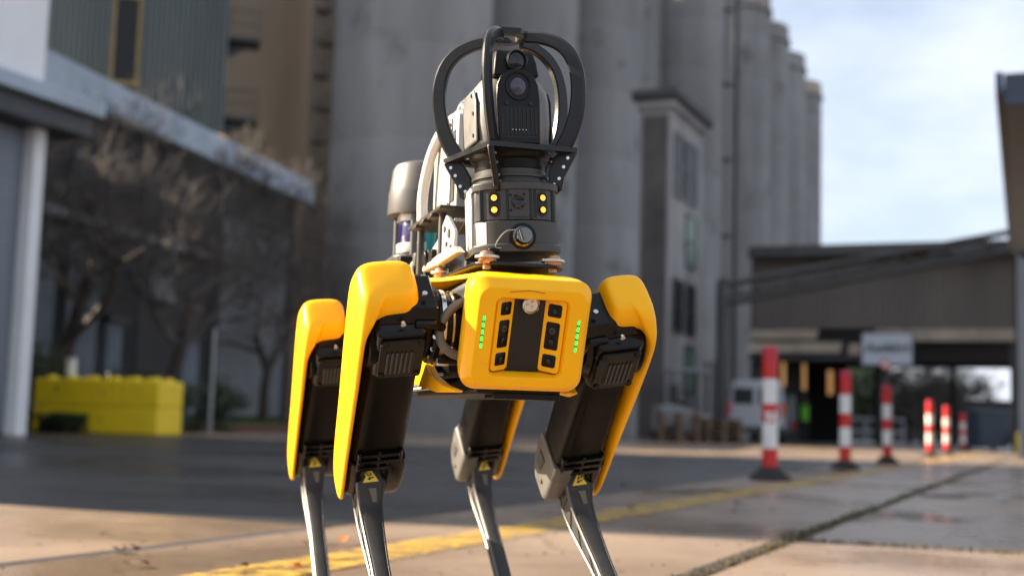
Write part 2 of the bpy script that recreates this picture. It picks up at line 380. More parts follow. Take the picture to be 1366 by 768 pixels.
# fallen leaves
def leaf_mesh(name, m, s):
    o = MB(); N = 7
    L_ = [(0, 0, 0)] + [(s*(0.12+0.88*i/N), s*0.42*math.sin(PI*(0.1+0.8*i/N))*(1 + 0.25*math.sin(i*2.6)), s*0.16*math.sin(PI*i/N)) for i in range(N+1)]
    top = [Vector((x, y, z + 0.15*abs(y))) for x, y, z in L_]; bot = [Vector((x, -y*0.85, z + 0.22*abs(y))) for x, y, z in L_[1:]]
    mid = [Vector((x, 0, z)) for x, y, z in L_]
    vs = mid + top[1:] + bot; fs = []
    for i in range(N+1):
        a, b = i, i+1; ta = (N+2) + i - 1; 
        if i == 0: fs += [(0, 1, N+2), (0, 2*N+3, 1)]
        else: fs += [(i, i+1, N+2+i, N+1+i), (i+1, i, 2*N+2+i, 2*N+3+i)]
    o.add(vs, fs); o.tube([(-0.35*s, 0, 0.01*s), (0, 0, 0)], 0.02*s, 4)
    return o.mesh(name, m, smooth=0, recalc=False)
LO, LB = leaf_mesh('leaf_orange', LEAFO, 0.05), leaf_mesh('leaf_brown', LEAFB, 0.055)
LB2 = leaf_mesh('leaf_dark', LEAFB, 0.04)
leafs = [(-0.50, 3.95, LO, 'bright orange fallen leaf on the concrete between the two left robot legs'),
         (-1.05, 3.52, LB, 'largest curled brown leaf on the lit concrete at lower left'),
         (-0.99, 3.50, LB2, 'small curled brown leaf touching the larger leaf at lower left'),
         (-0.93, 3.22, LB, 'dark brown leaf lying below the curled leaves at lower left'),
         (-0.66, 3.18, LB2, 'flat brown leaf just left of the bright end of the yellow line'),
         (-0.57, 3.95, LB, 'dark leaf on the concrete left of the rearmost robot leg'),
         (-0.62, 3.85, LB2, 'pale edged small leaf near the shadow edge on the left'),
         (0.60, 6.1, LB, 'dark leaf in the shade beside the yellow line right of the robot'),
         (1.02, 5.9, LB2, 'small dark leaf on the shaded slab left of the mossy joint'),
         (1.22, 6.6, LB, 'dark leaf on the shaded slab between yellow line and mossy joint'),
         (0.75, 8.2, LB, 'far dark leaf on the shaded concrete left of the yellow line'),
         (0.30, 5.5, LB2, 'dark leaf near the yellow line just right of the front leg'),
         (2.9, 7.4, LB, 'dark leaf on the wet right slab'),
         (-0.50, 3.22, LO, 'small orange leaf lying on the yellow line')]
for x, y, me, lab in leafs:
    o = bpy.data.objects.new('fallen_leaf', me); COL.objects.link(o); o.location = (x, y, 0.012); o.rotation_euler = (r_.uniform(-.3, .3), r_.uniform(-.3, .2), r_.uniform(0, 6))
    tag(o, lab, 'leaf', 'fallen leaves on the concrete')

ck = MB()
for k in range(9):
    p = Vector((r_.uniform(-1.8, 2.4), r_.uniform(3.0, 8.5), 0.0045)); a_ = r_.uniform(0, 6.28); L0 = []
    for i in range(r_.randint(14, 30)):
        a_ += r_.gauss(0, .35); p = p + Vector((math.cos(a_), math.sin(a_), 0))*0.05; w_ = 0.0022*(1 - i/34); n_ = Vector((-math.sin(a_), math.cos(a_), 0))*w_; L0.append((p - n_, p + n_))
    for (a0, b0), (a1, b1) in zip(L0, L0[1:]): ck.add([a0, a1, b1, b0], [(0, 1, 2, 3)])
tag(ck.build('pavement_crack', DARK, smooth=0, recalc=False), 'thin dark hairline cracks wandering across the concrete slabs', 'cracks', kind='stuff')
# grit on the dry sunlit slabs, and a small drain cover on the wet slab
gt = MB()
for i in range(700):
    x, y = r_.uniform(-1.6, 2.2), r_.uniform(2.9, 7.5); s_ = r_.uniform(0.0015, 0.005)
    gt.sphere((x, y, 0.002), s_, 5, 4, (1, r_.uniform(.6, 1.2), .6))
tag(gt.build('grit', LEAFB, smooth=0, recalc=False), 'scattered dark grit lying on the concrete slabs', 'grit', kind='stuff')
dc = thing('drain_cover', 'small round dark drain cover set in the wet right hand slab', 'drain cover', (2.80, 8.25, 0.0))
MB().lathe([(.15, -0.01), (.15, .006), (.135, .008), (.132, .003), (.0001, .003)], n=28).build('rim', GREYD, dc)
for k in range(5): MB().box((0, -.08 + .04*k, .005), (.2 - .03*abs(k - 2), .016, .006)).build('bar', GREYD, dc, smooth=0)

# ------------------------------------------------------------------ silos
silo_pos = [(-3.9, 46.0), (-0.3, 54.9), (3.44, 64.17), (11.27, 83.55), (16.7, 97.0), (19.78, 104.6), (23.07, 112.76), (26.74, 121.84)]
H_S = 32.9
def silo_mesh(r, h, band=3.4):
    o = MB(); prof = [(r, -0.1)]; z = 0.0; q = random.Random(5)
    while z < h - 1.4:
        rr = r; prof += [(rr, z), (rr, z + band - 0.06), (rr - 0.006, z + band - 0.04), (rr - 0.006, z + band)]; z += band
    prof += [(r, z + .02), (r, h - 0.35)]
    return o.lathe(prof, n=64).mesh('silo_shaft', SILO, 50)
sm = silo_mesh(2.9, H_S)
rim_me = MB().lathe([(2.92, H_S - 0.35), (3.06, H_S - 0.33), (3.06, H_S), (2.7, H_S + 0.002), (2.7, H_S - 0.2)], n=64).mesh('rim', SILO, 40)
sl_lab = ['nearest and widest looking grey concrete silo behind the robot, left of the dark slit', 'second concrete silo, directly behind the mast camera and guard hoops', 'third concrete silo, standing behind the annex tower with windows',
          'wide concrete silo right of the annex tower, beside the vertical downpipe',
          'fourth from last concrete silo whose top leaves the picture', 'third from last concrete silo, tallest looking one with its top in view', 'second to last concrete silo with the sky beside its top', 'last and farthest concrete silo, its right edge against the sky']
for (x, y), lab in zip(silo_pos, sl_lab):
    s_ = tag(bpy.data.objects.new('concrete_silo', sm), lab, 'silo', 'row of concrete grain silos'); COL.objects.link(s_)
    s_.location = (x, y, 0); s_.rotation_euler = (0, 0, rs.uniform(0, 6)); inst('rim', rim_me, s_)
# wall closing the gaps between the cylinders
p0, p1 = Vector((*silo_pos[0], 0)), Vector((*silo_pos[-1], 0)); dd = (p1 - p0).normalized(); nn = Vector((-dd.y, dd.x, 0))
w = MB().prism([p0 + nn*0.9 + dd*0.5, p1 + nn*0.9, p1 + nn*1.7, p0 + nn*1.7 + dd*0.5], (0, 0, H_S - 4)).build('infill_wall', SILO, smooth=0)
tag(w, 'recessed concrete wall in the shadowed slits between the silos', 'wall')
# brown silo at the back left with dark slit beside it
sb = thing('brown_silo', 'brownish concrete tower silo behind the green grey building, with steel landings', 'silo', (-13.4, 60, 0))
MB().lathe([(3.7, 0), (3.7, 26)], n=56).build('shaft', SILOB, sb)
bk = MB().box((-12.5, 70, 13), (16, 4, 26)).build('elevator_house', BROWNW, smooth=0); tag(bk, 'dark elevator house closing the gap behind brown silo and grey silo', 'building')
st = thing('stair_tower', 'dark steel stair tower in the narrow gap left of the nearest grey silo', 'tower', (-8.7, 56, 0))
for dx in (-0.5, 0.5):
    for dy in (-0.5, 0.5): MB().box((dx, dy, 13), (0.12, 0.12, 26)).build('post', GREYD, st, smooth=0)
for k in range(17): MB().box((0, 0, 1.5*k + 0.7), (0.96, 0.96, 0.1)).build('landing', GREYD, st, smooth=0)
for k in range(16): MB().box((0, -0.44, 1.5*k + 1.45), (0.12, 0.1, 1.75), R=Matrix.Rotation(0.55*(1 if k % 2 else -1), 3, 'Y')).build('stair_flight', GREYD, st, smooth=0)
# annex tower with cornice and window pairs
an = thing('annex_tower', 'narrow grey annex tower with dark cornice and paired windows in front of the silos', 'building', (4.4, 41.5, 0), 0)
an.rotation_euler = (0, 0, -YAW)
aw, al, ah = 3.2, 4.1, 11.2        # local x = across (right face at x=0.75), y along
MB().box((0.25, al/2, ah/2), (1.0, al, ah)).build('wall', RENDER, an, smooth=0)
MB().box((0.22, -0.03, ah/2 - 0.2), (0.86, 0.06, ah - 0.6)).build('brown_front', BROWNW, an, smooth=0)
MB().box((0.25, al/2, ah + 0.16), (1.6, al + 0.7, 0.32)).build('cornice', ROOFD, an, smooth=0, bevel=0.04)
MB().box((0.25, al/2, ah - 0.15), (1.3, al + 0.35, 0.22)).build('cornice_band', RENDER, an, smooth=0)
for z0, z1, gm in ((8.1, 10.2, WGLASS), (5.9, 7.7, WGREEN), (3.6, 5.3, WGLASS), (1.6, 3.2, WGREEN)):
    for y0 in (1.0, 2.6):
        if gm is WGREEN and y0 < 2: continue
        f = MB()
        for dy in (-0.58, 0.58): f.box((0.775, y0 + dy, (z0+z1)/2), (0.08, 0.10, z1 - z0))
        for zz in (z0, z1, (z0+z1)/2): f.box((0.776, y0, zz), (0.078, 1.06, 0.09))
        fo = f.build('window', GREYD, an, smooth=0); MB().box((0.765, y0, (z0+z1)/2), (0.03, 1.1, z1 - z0 - 0.1)).build('pane', gm, fo, smooth=0)
# downpipe by the fifth silo
dp = MB(); px_, py_ = 7.9, 56.0
dpt = thing('downpipe', 'tall grey vertical pipe with collars in front of the right hand silos', 'pipe', (9.35, 55.5, 0))
MB().cyl((0, 0, 0), (0, 0, 31), 0.16, n=14).build('pipe', SILO, dpt)
MB().cyl((0.42, 0.1, 0), (0.42, 0.1, 31), 0.10, n=12).build('thin_pipe', GREYD, dpt)
for k in range(9): MB().cyl((0, 0, 2+3.4*k), (0, 0, 2.15+3.4*k), 0.21, n=14).build('collar', GREYD, dpt)

# ------------------------------------------------------------------ left side buildings
# white hall with roller shutter, its far right corner at (-7.6, 20.2)
wh = thing('white_hall', 'white hall at the left edge with blue grey eave, grey roller shutter and white post', 'building', (-7.6, 20.2, 0)); wh.rotation_euler = (0, 0, -YAW)
# local: x across (0 = wall face towards the yard, negative = inside), y along (0 = far corner, negative = towards camera)
MB().box((-4.0, -6.9, 12.3), (7.8, 13.8, 14.0)).build('upper_wall', WHITEW, wh, smooth=0)
MB().box((-4.06, -6.95, 2.5), (7.7, 13.7, 5.0)).build('lower_wall', GREYD, wh, smooth=0)
MB().box((0.10, -6.6, 5.32), (1.0, 14.6, 0.26)).build('eave', LIGHTB, wh, smooth=0, bevel=0.02)
MB().box((0.02, -6.6, 5.02), (0.8, 14.4, 0.32)).build('soffit', GREYD, wh, smooth=0)
MB().box((-0.13, -0.13, 2.43), (0.34, 0.24, 4.86)).build('post', WHITEW, wh, smooth=0)
slat = MB().prism([(0, 0, 0), (0.035, 0, 0.02), (0.035, 0, 0.10), (0, 0, 0.115)], (0, -2.6, 0)).mesh('slat', SLATM, 0)
for k in range(40): inst('slat', slat, wh, (-0.20, -0.26, 0.05 + 0.12*k))
# low long hall under the sloped-looking fascia
P_A, P_B = Vector((-10.72, 27.5, 0)), Vector((-7.25, 42.0, 0)); ld = (P_B - P_A).normalized(); ln2 = Vector((-ld.y, ld.x, 0)); LL = (P_B - P_A).length
lh = thing('low_hall', 'long low dark hall with pale fascia running back behind the bare trees', 'building', P_A, math.atan2(ld.y, ld.x))
# local x along wall, y to the back (left)
MB().box((LL/2, 1.9, 3.75), (LL, 3.6, 7.5)).build('wall', WALLD, lh, smooth=0)
MB().box((LL/2, -0.25, 7.85), (LL + 0.5, 0.5, 0.78)).build('fascia', LIGHTB, lh, smooth=0, bevel=0.03)
MB().prism([(-0.2, 0.1, 7.55), (-0.2, 3.7, 7.55), (-0.2, 3.7, 9.6), (-0.2, 0.1, 8.2)], (LL + 0.4, 0, 0)).build('roof', ROOFD, lh, smooth=0)
for x0, x1, z0, z1, m_ in ((0.3, 1.4, 0.4, 3.9, PANEL), (1.9, 3.2, 0.4, 4.4, PANEL), (3.7, 4.4, 0.4, 2.6, PANEL), (5.7, 7.0, 3.4, 4.2, PGREY), (9.7, 14.3, 0.4, 6.3, PGREY), (7.6, 8.5, 0.4, 2.5, PANEL)):
    pn = MB().box(((x0+x1)/2, 0.06, (z0+z1)/2), (x1-x0, 0.14, z1-z0)).build('door_panel', m_, lh, smooth=0)
    MB().box(((x0+x1)/2, -0.04, z1 + 0.08), (x1-x0+0.2, 0.2, 0.16)).build('lintel', GREYD, pn, smooth=0)
MB().box((LL/2, -0.03, 4.9), (LL - 0.4, 0.18, 0.22)).build('ledge', PGREY, lh, smooth=0)
for x0 in (1.65, 4.9, 9.2, 14.4): MB().cyl((x0, -0.12, 0), (x0, -0.12, 7.3), 0.06, n=10).build('gutter_pipe', GREYD, lh)
for dx, dz in ((10.6, 8.75), (13.6, 8.5)):
    lo = MB().box((dx, 0.9, dz), (0.55, 0.3, 0.24)).build('roof_lamp', MACH, lh, smooth=0); MB().box((dx, 0.7, dz), (0.5, 0.08, 0.16)).build('lit_face', AMBG, lo, smooth=0)
lw_ = thing('shade_wing', 'unseen dark wing added between the white hall and the low hall to cast shade', 'building', (-12.6, 24.9, 0), -YAW)  # added out of view to shade the blocks and ground beside them
MB().box((0, 0.3, 3.15), (3.2, 4.2, 6.3)).build('wall', WALLD, lw_, smooth=0); MB().box((0, 0.3, 6.4), (3.4, 4.4, 0.2)).build('roof', ROOFD, lw_, smooth=0)
# green grey tower block
gb = thing('corrugated_block', 'tall green grey corrugated block with a yellow framed window strip', 'building', (-10.0, 42.7, 0), math.radians(13.8))
MB().box((-4.5, 3.2, 11), (9.0, 6.0, 22)).build('wall', TEAL, gb, smooth=0)
cg = MB(); N = 52; pts = []
for i in range(N + 1):
    x = -9.0 + 9.0*i/N; pts += [(x, 0.19), (x + 0.05, 0.19), (x + 0.075, 0.08), (x + 0.14, 0.08)] if i < N else [(0, 0.19)]
cg.rings([[Vector((x, y, z)) for x, y in pts] for z in (6.0, 22)], False, False, closed=False); tag(cg.build('corrugated_cladding', TEAL, gb, smooth=0, recalc=False), kind='stuff')
for z0, z1 in ((11.4, 14.4), (14.8, 18.0), (9.9, 11.0)):
    f = MB()
    for dx in (-0.42, 0.42): f.box((-3.35 + dx, 0.03, (z0+z1)/2), (0.10, 0.14, z1 - z0 + .2))
    for zz in (z0, z1): f.box((-3.35, 0.031, zz), (0.74, 0.138, 0.13))
    fo = f.build('window', OCHRE, gb, smooth=0); MB().box((-3.35, 0.06, (z0+z1)/2), (0.76, 0.06, z1-z0)).build('pane', WGLASS, fo, smooth=0)
for k, z in enumerate((10.6, 13.4)):
    pf = MB().box((0.55, 0.8, z), (1.1, 1.2, 0.14)).build('landing', GREYD, gb, smooth=0)
    rl = MB()
    for q in range(5): rl.cyl((0.05 + 0.25*q, 0.24, z), (0.05 + 0.25*q, 0.24, z + 1.0), 0.02, n=6)
    rl.cyl((0, 0.24, z + 1.0), (1.1, 0.24, z + 1.0), 0.025, n=6); rl.cyl((0, 0.24, z + 0.5), (1.1, 0.24, z + 0.5), 0.02, n=6)
    rl.build('railing', GREYD, pf)
    MB().prism([(0.02, 0.7, z - 0.08), (0.9, 0.7, z - 0.08), (0.02, 0.7, z - 0.6)], (0, 0.08, 0)).build('bracket', GREYD, pf, smooth=0)

# ------------------------------------------------------------------ verge, blocks, posts
vg = MB()
VA, VB = P_A + ld*0.5 - ln2*0.02, P_B - ld*0.3 - ln2*0.02
ver = MB().prism([VA - ln2*3.0, VB - ln2*3.2, VB - ln2*0.03, VA - ln2*0.03], (0, 0, 0.22)).build('verge', GRASS, smooth=0); tag(ver, 'raised earth bed with grass along the low hall', kind='structure')
kb_ = MB().prism([VA - ln2*3.14, VB - ln2*3.34, VB - ln2*3.2, VA - ln2*3.0], (0, 0, 0.19)).build('kerb', BRICKR, smooth=0); tag(kb_, 'reddish kerb along the raised grass bed', kind='structure')
gg = MB()
for i in range(14000):
    t = r_.random(); p = VA.lerp(VB, t) - ln2*(0.05 + 2.9*r_.random()) + Vector((0, 0, 0.21)); h = r_.uniform(0.04, 0.13); az = r_.uniform(0, 6.28); d = Vector((math.cos(az), math.sin(az), 0))
    gg.add([p - d*0.012, p + d*0.012, p + Vector((r_.gauss(0, .03), r_.gauss(0, .03), h))], [(0, 1, 2)])
tag(gg.build('grass', GRASS, smooth=0, recalc=False), 'short green grass on the raised bed beside the hall', 'grass', kind='stuff')

def yblock(name, lab, x0, x1, z, studs):
    """cast block, front edge along local x; studs on top"""
    o = thing(name, lab, 'concrete block', Vector((-6.43, 23.5, z)), math.radians(-10), 'stacked yellow concrete blocks')
    L_ = x1 - x0
    MB().box(((x0+x1)/2, 0.55, 0.25), (L_ - 0.012, 1.08, 0.496)).build('body', YBLK, o, bevel=0.03, smooth=0)
    if studs:
        n_ = max(1, round(L_/0.42))
        for i in range(n_):
            for yy in (0.27, 0.82):
                MB().cyl((x0 + L_*(i+0.5)/n_, yy, 0.49), (x0 + L_*(i+0.5)/n_, yy, 0.56), 0.12, 0.085, 12).build('stud', YBLK, o)
    return o
yblock('yellow_block', 'long yellow concrete block forming the bottom of the stack on the left', -2.5, 0, 0.0, False)
yblock('yellow_block', 'longer yellow block on top of the stack, its left part, with knobs', -2.5, -0.78, 0.5, True)
yblock('yellow_block', 'shorter yellow block on top of the stack, at its right end, with knobs', -0.78, 0, 0.5, True)
wd = MB()
for i in range(260):
    az = r_.uniform(0, 6.28); h = r_.uniform(0.15, 0.42); p = Vector((-8.1 + r_.gauss(0, .16), 23.35 + r_.gauss(0, .06), -0.01)); d = Vector((math.cos(az), math.sin(az), 0)); sdv = Vector((-d.y, d.x, 0))*0.02
    wd.add([p - sdv, p + sdv, p + d*h*0.5 + Vector((0, 0, h*0.8)) + sdv*1.6, p + d*h*0.75 + Vector((0, 0, h)), p + d*h*0.5 + Vector((0, 0, h*0.8)) - sdv*1.6], [(0, 1, 2, 3, 4)])
tag(wd.build('weed', BUSH, smooth=0, recalc=False), 'dark weed growing at the foot of the yellow blocks', 'weed')
mk = thing('marker_post', 'short white post with a red lower band behind the yellow blocks', 'post', (-8.55, 24.9, 0))
MB().cyl((0, 0, 0), (0, 0, 0.95), 0.06, n=14).build('red_foot', RED, mk); MB().cyl((0, 0, 0.95), (0, 0, 1.42), 0.11, 0.10, n=14).build('white_top', WHT, mk)
lp = thing('steel_pole', 'thin grey steel pole standing on the verge right of the yellow blocks', 'pole', (-6.35, 27.3, 0))
MB().cyl((0, 0, 0), (0, 0, 2.25), 0.045, n=12).build('tube', STEEL, lp); MB().cyl((0, 0, 2.25), (0, 0, 2.29), 0.055, n=12).build('cap', GREYD, lp)

# ------------------------------------------------------------------ trees and bushes
def bare_tree(name, lab, loc, h, seed, lean=0.0):
    q = random.Random(seed); o = thing(name, lab, 'tree', loc, 0, 'bare trees by the low hall')
    tr, cr_ = MB(), MB()
    def grow(p, d, ln_, r, lev):
        pts = [p]; rad = [r]; n_ = 5
        for i in range(n_):
            d = (d + Vector((q.gauss(0, .16), q.gauss(0, .16), q.gauss(0.05, .10)))).normalized()
            p = p + d*ln_/n_; pts.append(p); rad.append(r*(1 - 0.45*(i+1)/n_))
        (tr if lev == 0 else cr_).tube(pts, rad, 7 if lev < 2 else 4 if lev < 4 else 3)
        if lev >= 6: return
        kids = (5 if lev == 0 else q.randint(3, 4) if lev < 4 else q.randint(3, 5))
        for k in range(kids):
            i = q.randint(2, n_) if lev else q.randint(3, n_); az = q.uniform(0, 6.28); sp_ = q.uniform(0.45, 1.05)
            a = d.orthogonal().normalized(); b = d.cross(a); nd = (d*math.cos(sp_) + (a*math.cos(az) + b*math.sin(az))*math.sin(sp_)).normalized()
            grow(pts[i], nd, ln_*q.uniform(0.55, 0.82), max(0.007, rad[i]*q.uniform(0.5, 0.72)), lev + 1)
    grow(Vector((0, 0, -0.05)), Vector((lean, 0, 1)).normalized(), h*0.34, h*0.021, 0)
    tr.build('trunk', BARK, o, recalc=False); cr_.build('crown', TWIG, o, recalc=False)
    return o
bare_tree('bare_tree', 'bare tree with dark trunk nearest the white hall, behind the yellow blocks', (-9.8, 27.4, 0.1), 9.8, 4, 0.03)
bare_tree('bare_tree', 'bare tree with spreading branches above the right end of the yellow blocks', (-7.75, 29.5, 0.15), 9.2, 9, -0.02)
bare_tree('bare_tree', 'thinner bare tree at the far end of the low hall, left of the nearest silo', (-7.1, 37.0, 0.15), 8.0, 15, 0.05)
def leafy(name, lab, loc, h, r, seed, m_, cat='tree', n_=1500, group=None, trunk=True, lf=0.16):
    q = random.Random(seed); o = thing(name, lab, cat, loc, 0, group); c = MB(); t = MB()
    base = h*0.35 if trunk else 0.05
    t.tube([(0, 0, -0.1), (0.03*r, 0, h*0.3), (-0.02*r, 0.02*r, h*0.75)], [h*0.03, h*0.022, h*0.008], 8)
    cl = [Vector((q.gauss(0, r*0.45), q.gauss(0, r*0.45), base + (h - base)*q.random()**0.8)) for _ in range(26)]
    for k in cl:
        t.tube([(0, 0, max(0.1, k.z - 0.35*r)), tuple(k)], [h*0.010, h*0.004], 5)
    for i in range(n_):
        k = q.choice(cl); p = k + Vector((q.gauss(0, r*.19), q.gauss(0, r*.19), q.gauss(0, r*.16)))
        a = Vector((q.gauss(0, 1), q.gauss(0, 1), q.gauss(0, 1))).normalized(); b = a.orthogonal().normalized(); s_ = lf*q.uniform(0.6, 1.4)
        c.add([p - a*s_, p + b*s_*0.5, p + a*s_, p - b*s_*0.5], [(0, 1, 2, 3)])
    t.build('trunk', BARK, o, recalc=False); c.build('crown', m_, o, smooth=0, recalc=False); return o
for i, (x, y, h, r, lab) in enumerate([(-9.25, 24.7, 1.5, 1.0, 'dark green bush left of the yellow blocks at the white hall corner'), (-6.9, 25.3, 0.9, 0.6, 'low dark green bush just right of the yellow blocks'),
        (-6.6, 29.0, 1.1, 0.7, 'dark bush on the verge behind the steel pole'), (-8.0, 27.4, 1.2, 0.8, 'dark bush behind the middle of the yellow blocks')]):
    leafy('bush', lab, (x, y, 0), h, r, 40 + i, BUSH, 'bush', 900, 'bushes along the low hall', False, 0.07)

# ------------------------------------------------------------------ shed across the yard with open gate
sd = thing('gate_shed', 'wide brown clad shed with dark open drive through across the end of the yard', 'building', (8.75, 46.0, 0), -YAW)
LX1, LY1 = 8.9, 11.0         # local x along the front, y towards the back
MB().box((LX1/2, 0.2, 5.44), (LX1, 0.36, 2.74)).build('front_wall', SHEDB, sd, smooth=0)
for i in range(44):
    x = LX1*i/44
    MB().prism([(x, 0.03, 4.1), (x + 0.035, -0.035, 4.1), (x + 0.16, -0.035, 4.1), (x + 0.195, 0.03, 4.1)], (0, 0, 2.66)).build('cladding_board', SHEDB, sd, smooth=0)
MB().box((LX1/2 + 0.15, LY1/2, 6.91), (LX1 + 0.4, LY1 + 0.9, 0.20)).build('roof', ROOFD, sd, smooth=0)
MB().box((LX1/2 + 0.15, -0.52, 6.76), (LX1 + 0.42, 0.12, 0.30)).build('roof_edge', BROWNW, sd, smooth=0)
MB().cyl((-0.05, -0.66, 6.64), (LX1 + 0.3, -0.66, 6.64), 0.08, n=10).build('gutter', GREYD, sd)
# yellowed corrugated sheets above the gate: higher on the right, lower and hanging outward on the left
def strip(x0, x1, z0, z1, y0, y1):
    o = MB(); pts = []; n_ = int((x1-x0)/0.16)
    for i in range(n_):
        x = x0 + (x1-x0)*i/n_; pts += [(x, 0), (x + 0.05, 0), (x + 0.08, -0.05), (x + 0.13, -0.05)]
    o.rings([[Vector((x, yy + dy, z)) for x, dy in pts] for z, yy in ((z0, y0), (z1, y1))], False, False, closed=False)
    return o.build('corrugated_strip', POLYC, sd, smooth=0, recalc=False)
strip(0, 3.3, 3.16, 3.56, -0.95, -0.5); strip(0, 2.4, 3.68, 4.05, -0.4, -0.1)
strip(4.3, LX1, 3.62, 4.06, -0.3, -0.1); strip(3.5, 5.0, 3.1, 3.5, -0.9, -0.5)
MB().box((2.0, -0.2, 2.98), (3.9, 1.4, 0.12)).build('canopy_beam', GREYD, sd, smooth=0)
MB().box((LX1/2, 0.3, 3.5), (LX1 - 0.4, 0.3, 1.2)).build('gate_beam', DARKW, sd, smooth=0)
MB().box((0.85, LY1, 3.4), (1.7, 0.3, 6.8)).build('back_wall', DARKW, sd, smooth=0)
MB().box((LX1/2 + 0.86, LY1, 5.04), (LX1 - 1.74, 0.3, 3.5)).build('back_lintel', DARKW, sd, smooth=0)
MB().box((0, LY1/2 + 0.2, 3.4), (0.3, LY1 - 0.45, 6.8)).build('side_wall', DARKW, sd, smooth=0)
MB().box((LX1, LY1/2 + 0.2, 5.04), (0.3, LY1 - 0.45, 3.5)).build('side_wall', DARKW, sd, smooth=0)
for x in (0.1, 4.55, LX1 - 0.1): MB().box((x, 0.25, 2.0), (0.26, 0.3, 4.0)).build('column', GREYD, sd, smooth=0)
for x in (3.0, 6.1): MB().box((x, LY1 - 0.3, 2.0), (0.2, 0.22, 4.0)).build('column', DARKW, sd, smooth=0)
for y in (4.5, 9.0):
    lo = MB().box((0.16, y, 2.75), (0.1, 0.75, 1.3)).build('window', GREYD, sd, smooth=0); MB().box((0.23, y, 2.75), (0.06, 0.55, 1.1)).build('pane', AMBG, lo, smooth=0)  # panes emit the amber sunlight that would shine through them
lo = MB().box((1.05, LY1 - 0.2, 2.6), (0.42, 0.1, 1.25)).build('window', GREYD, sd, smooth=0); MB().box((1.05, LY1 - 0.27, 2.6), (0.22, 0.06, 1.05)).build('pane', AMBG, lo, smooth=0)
for k in range(5): MB().box((LX1/2, 1.2 + 2.1*k, 6.2), (LX1 - 0.3, 0.16, 0.3)).build('roof_truss', GREYD, sd, smooth=0)
# hanging exit sign
sg = thing('exit_sign', 'pale rectangular exit sign hanging under the shed gate beam', 'sign', (12.66, 42.75, 3.27), -YAW)
MB().box((0, 0, 0), (1.62, 0.05, 1.08)).build('board', SIGNM, sg, smooth=0)
fr = MB()
for z in (-0.55, 0.55): fr.box((0, -0.004, z), (1.70, 0.07, 0.05))
for x in (-0.83, 0.83): fr.box((x, -0.003, 0), (0.05, 0.07, 1.06))
fr.build('frame', GREYD, sg, smooth=0)
cu = bpy.data.curves.new('lettering', 'FONT'); cu.body = 'Ausfahrt'; cu.size = 0.42; cu.align_x = 'CENTER'; cu.align_y = 'CENTER'; cu.extrude = 0.004; cu.offset = 0.010; cu.shear = 0.15
_t = bpy.data.objects.new('lettering', cu); COL.objects.link(_t); bpy.context.view_layer.update()
_me = bpy.data.meshes.new_from_object(_t.evaluated_get(bpy.context.evaluated_depsgraph_get())); bpy.data.objects.remove(_t); bpy.data.curves.remove(cu)
to = bpy.data.objects.new('lettering', _me); COL.objects.link(to); to.parent = sg; to.location = (0, -0.035, 0.03); to.rotation_euler = (PI/2, 0, 0); _me.materials.clear(); _me.materials.append(INK)
rc = MB().cyl((-0.05, -0.03, -0.52), (-0.05, -0.06, -0.52), 0.17, n=20).build('round_badge', RED, sg); MB().cyl((-0.05, -0.06, -0.52), (-0.05, -0.066, -0.52), 0.11, n=20).build('badge_centre', WHT, rc)
for x in (-0.6, 0.6): MB().cyl((x, 0, 0.55), (x, 0.3, 0.95), 0.015, n=6).build('hanger', GREYD, sg)
# conveyor gantry crossing in front of the shed
ga = thing('conveyor_gantry', 'dark lattice conveyor gantry sloping up in front of the brown shed', 'gantry', (0, 0, 0))
GA, GB = Vector((6.85, 40.2, 4.42)), Vector((16.6, 40.0, 6.5)); gd = (GB - GA)
for dz, dy, nm in ((0, 0, 'chord'), (0.62, 0, 'chord'), (0, 1.0, 'chord'), (0.62, 1.0, 'chord')):
    MB().cyl(GA + Vector((0, dy, dz)), GB + Vector((0, dy, dz)), 0.065, n=8).build(nm, GREYD, ga)
for i in range(16):
    a = GA + gd*(i/16); b = GA + gd*((i+1)/16)
    MB().cyl(a + Vector((0, 0, 0.62*(i % 2))), b + Vector((0, 0, 0.62*((i+1) % 2))), 0.035, n=6).build('brace', GREYD, ga)
MB().prism([GA + Vector((0, 0.1, 0.16)), GB + Vector((0, 0.1, 0.16)), GB + Vector((0, 0.9, 0.16)), GA + Vector((0, 0.9, 0.16))], (0, 0, 0.1)).build('belt_deck', GREYD, ga, smooth=0)
MB().box((6.75, 40.7, 2.6), (0.22, 0.9, 5.2)).build('support', GREYD, ga, smooth=0)
MB().box((16.4, 40.6, 3.3), (0.22, 0.9, 6.6)).build('support', GREYD, ga, smooth=0)
CANG = mat('canopy_grey_paint', (0.060, 0.085, 0.130), 0.6, var=0.25, scale=1.5)
# canopy on the right edge
cn = thing('canopy_roof', 'grey canopy roof on the right edge with dark underside and post', 'canopy', (5.47, 14.0, 0)); cn.rotation_euler = (0, 0, math.radians(-22.0))
MB().box((2.5, 6.4, 4.28), (5.0, 12.9, 0.34)).build('roof', CANG, cn, smooth=0)
MB().box((-0.05, 6.4, 4.34), (0.08, 13.0, 0.24)).build('gutter', CANG, cn, smooth=0)
MB().box((0.20, 12.6, 2.05), (0.30, 0.30, 4.1)).build('post', CANG, cn, smooth=0)
MB().box((4.6, 6.4, 2.05), (0.3, 12.4, 4.1)).build('back_wall', MACH, cn, smooth=0)
MB().cyl((0.55, 0.6, 4.4), (0.55, 0.6, 6.2), 0.045, n=10).build('vent_pipe', GREYD, cn); MB().cyl((0.55, 0.6, 5.28), (0.55, 0.6, 5.36), 0.09, n=10).build('vent_collar', GREYD, cn)

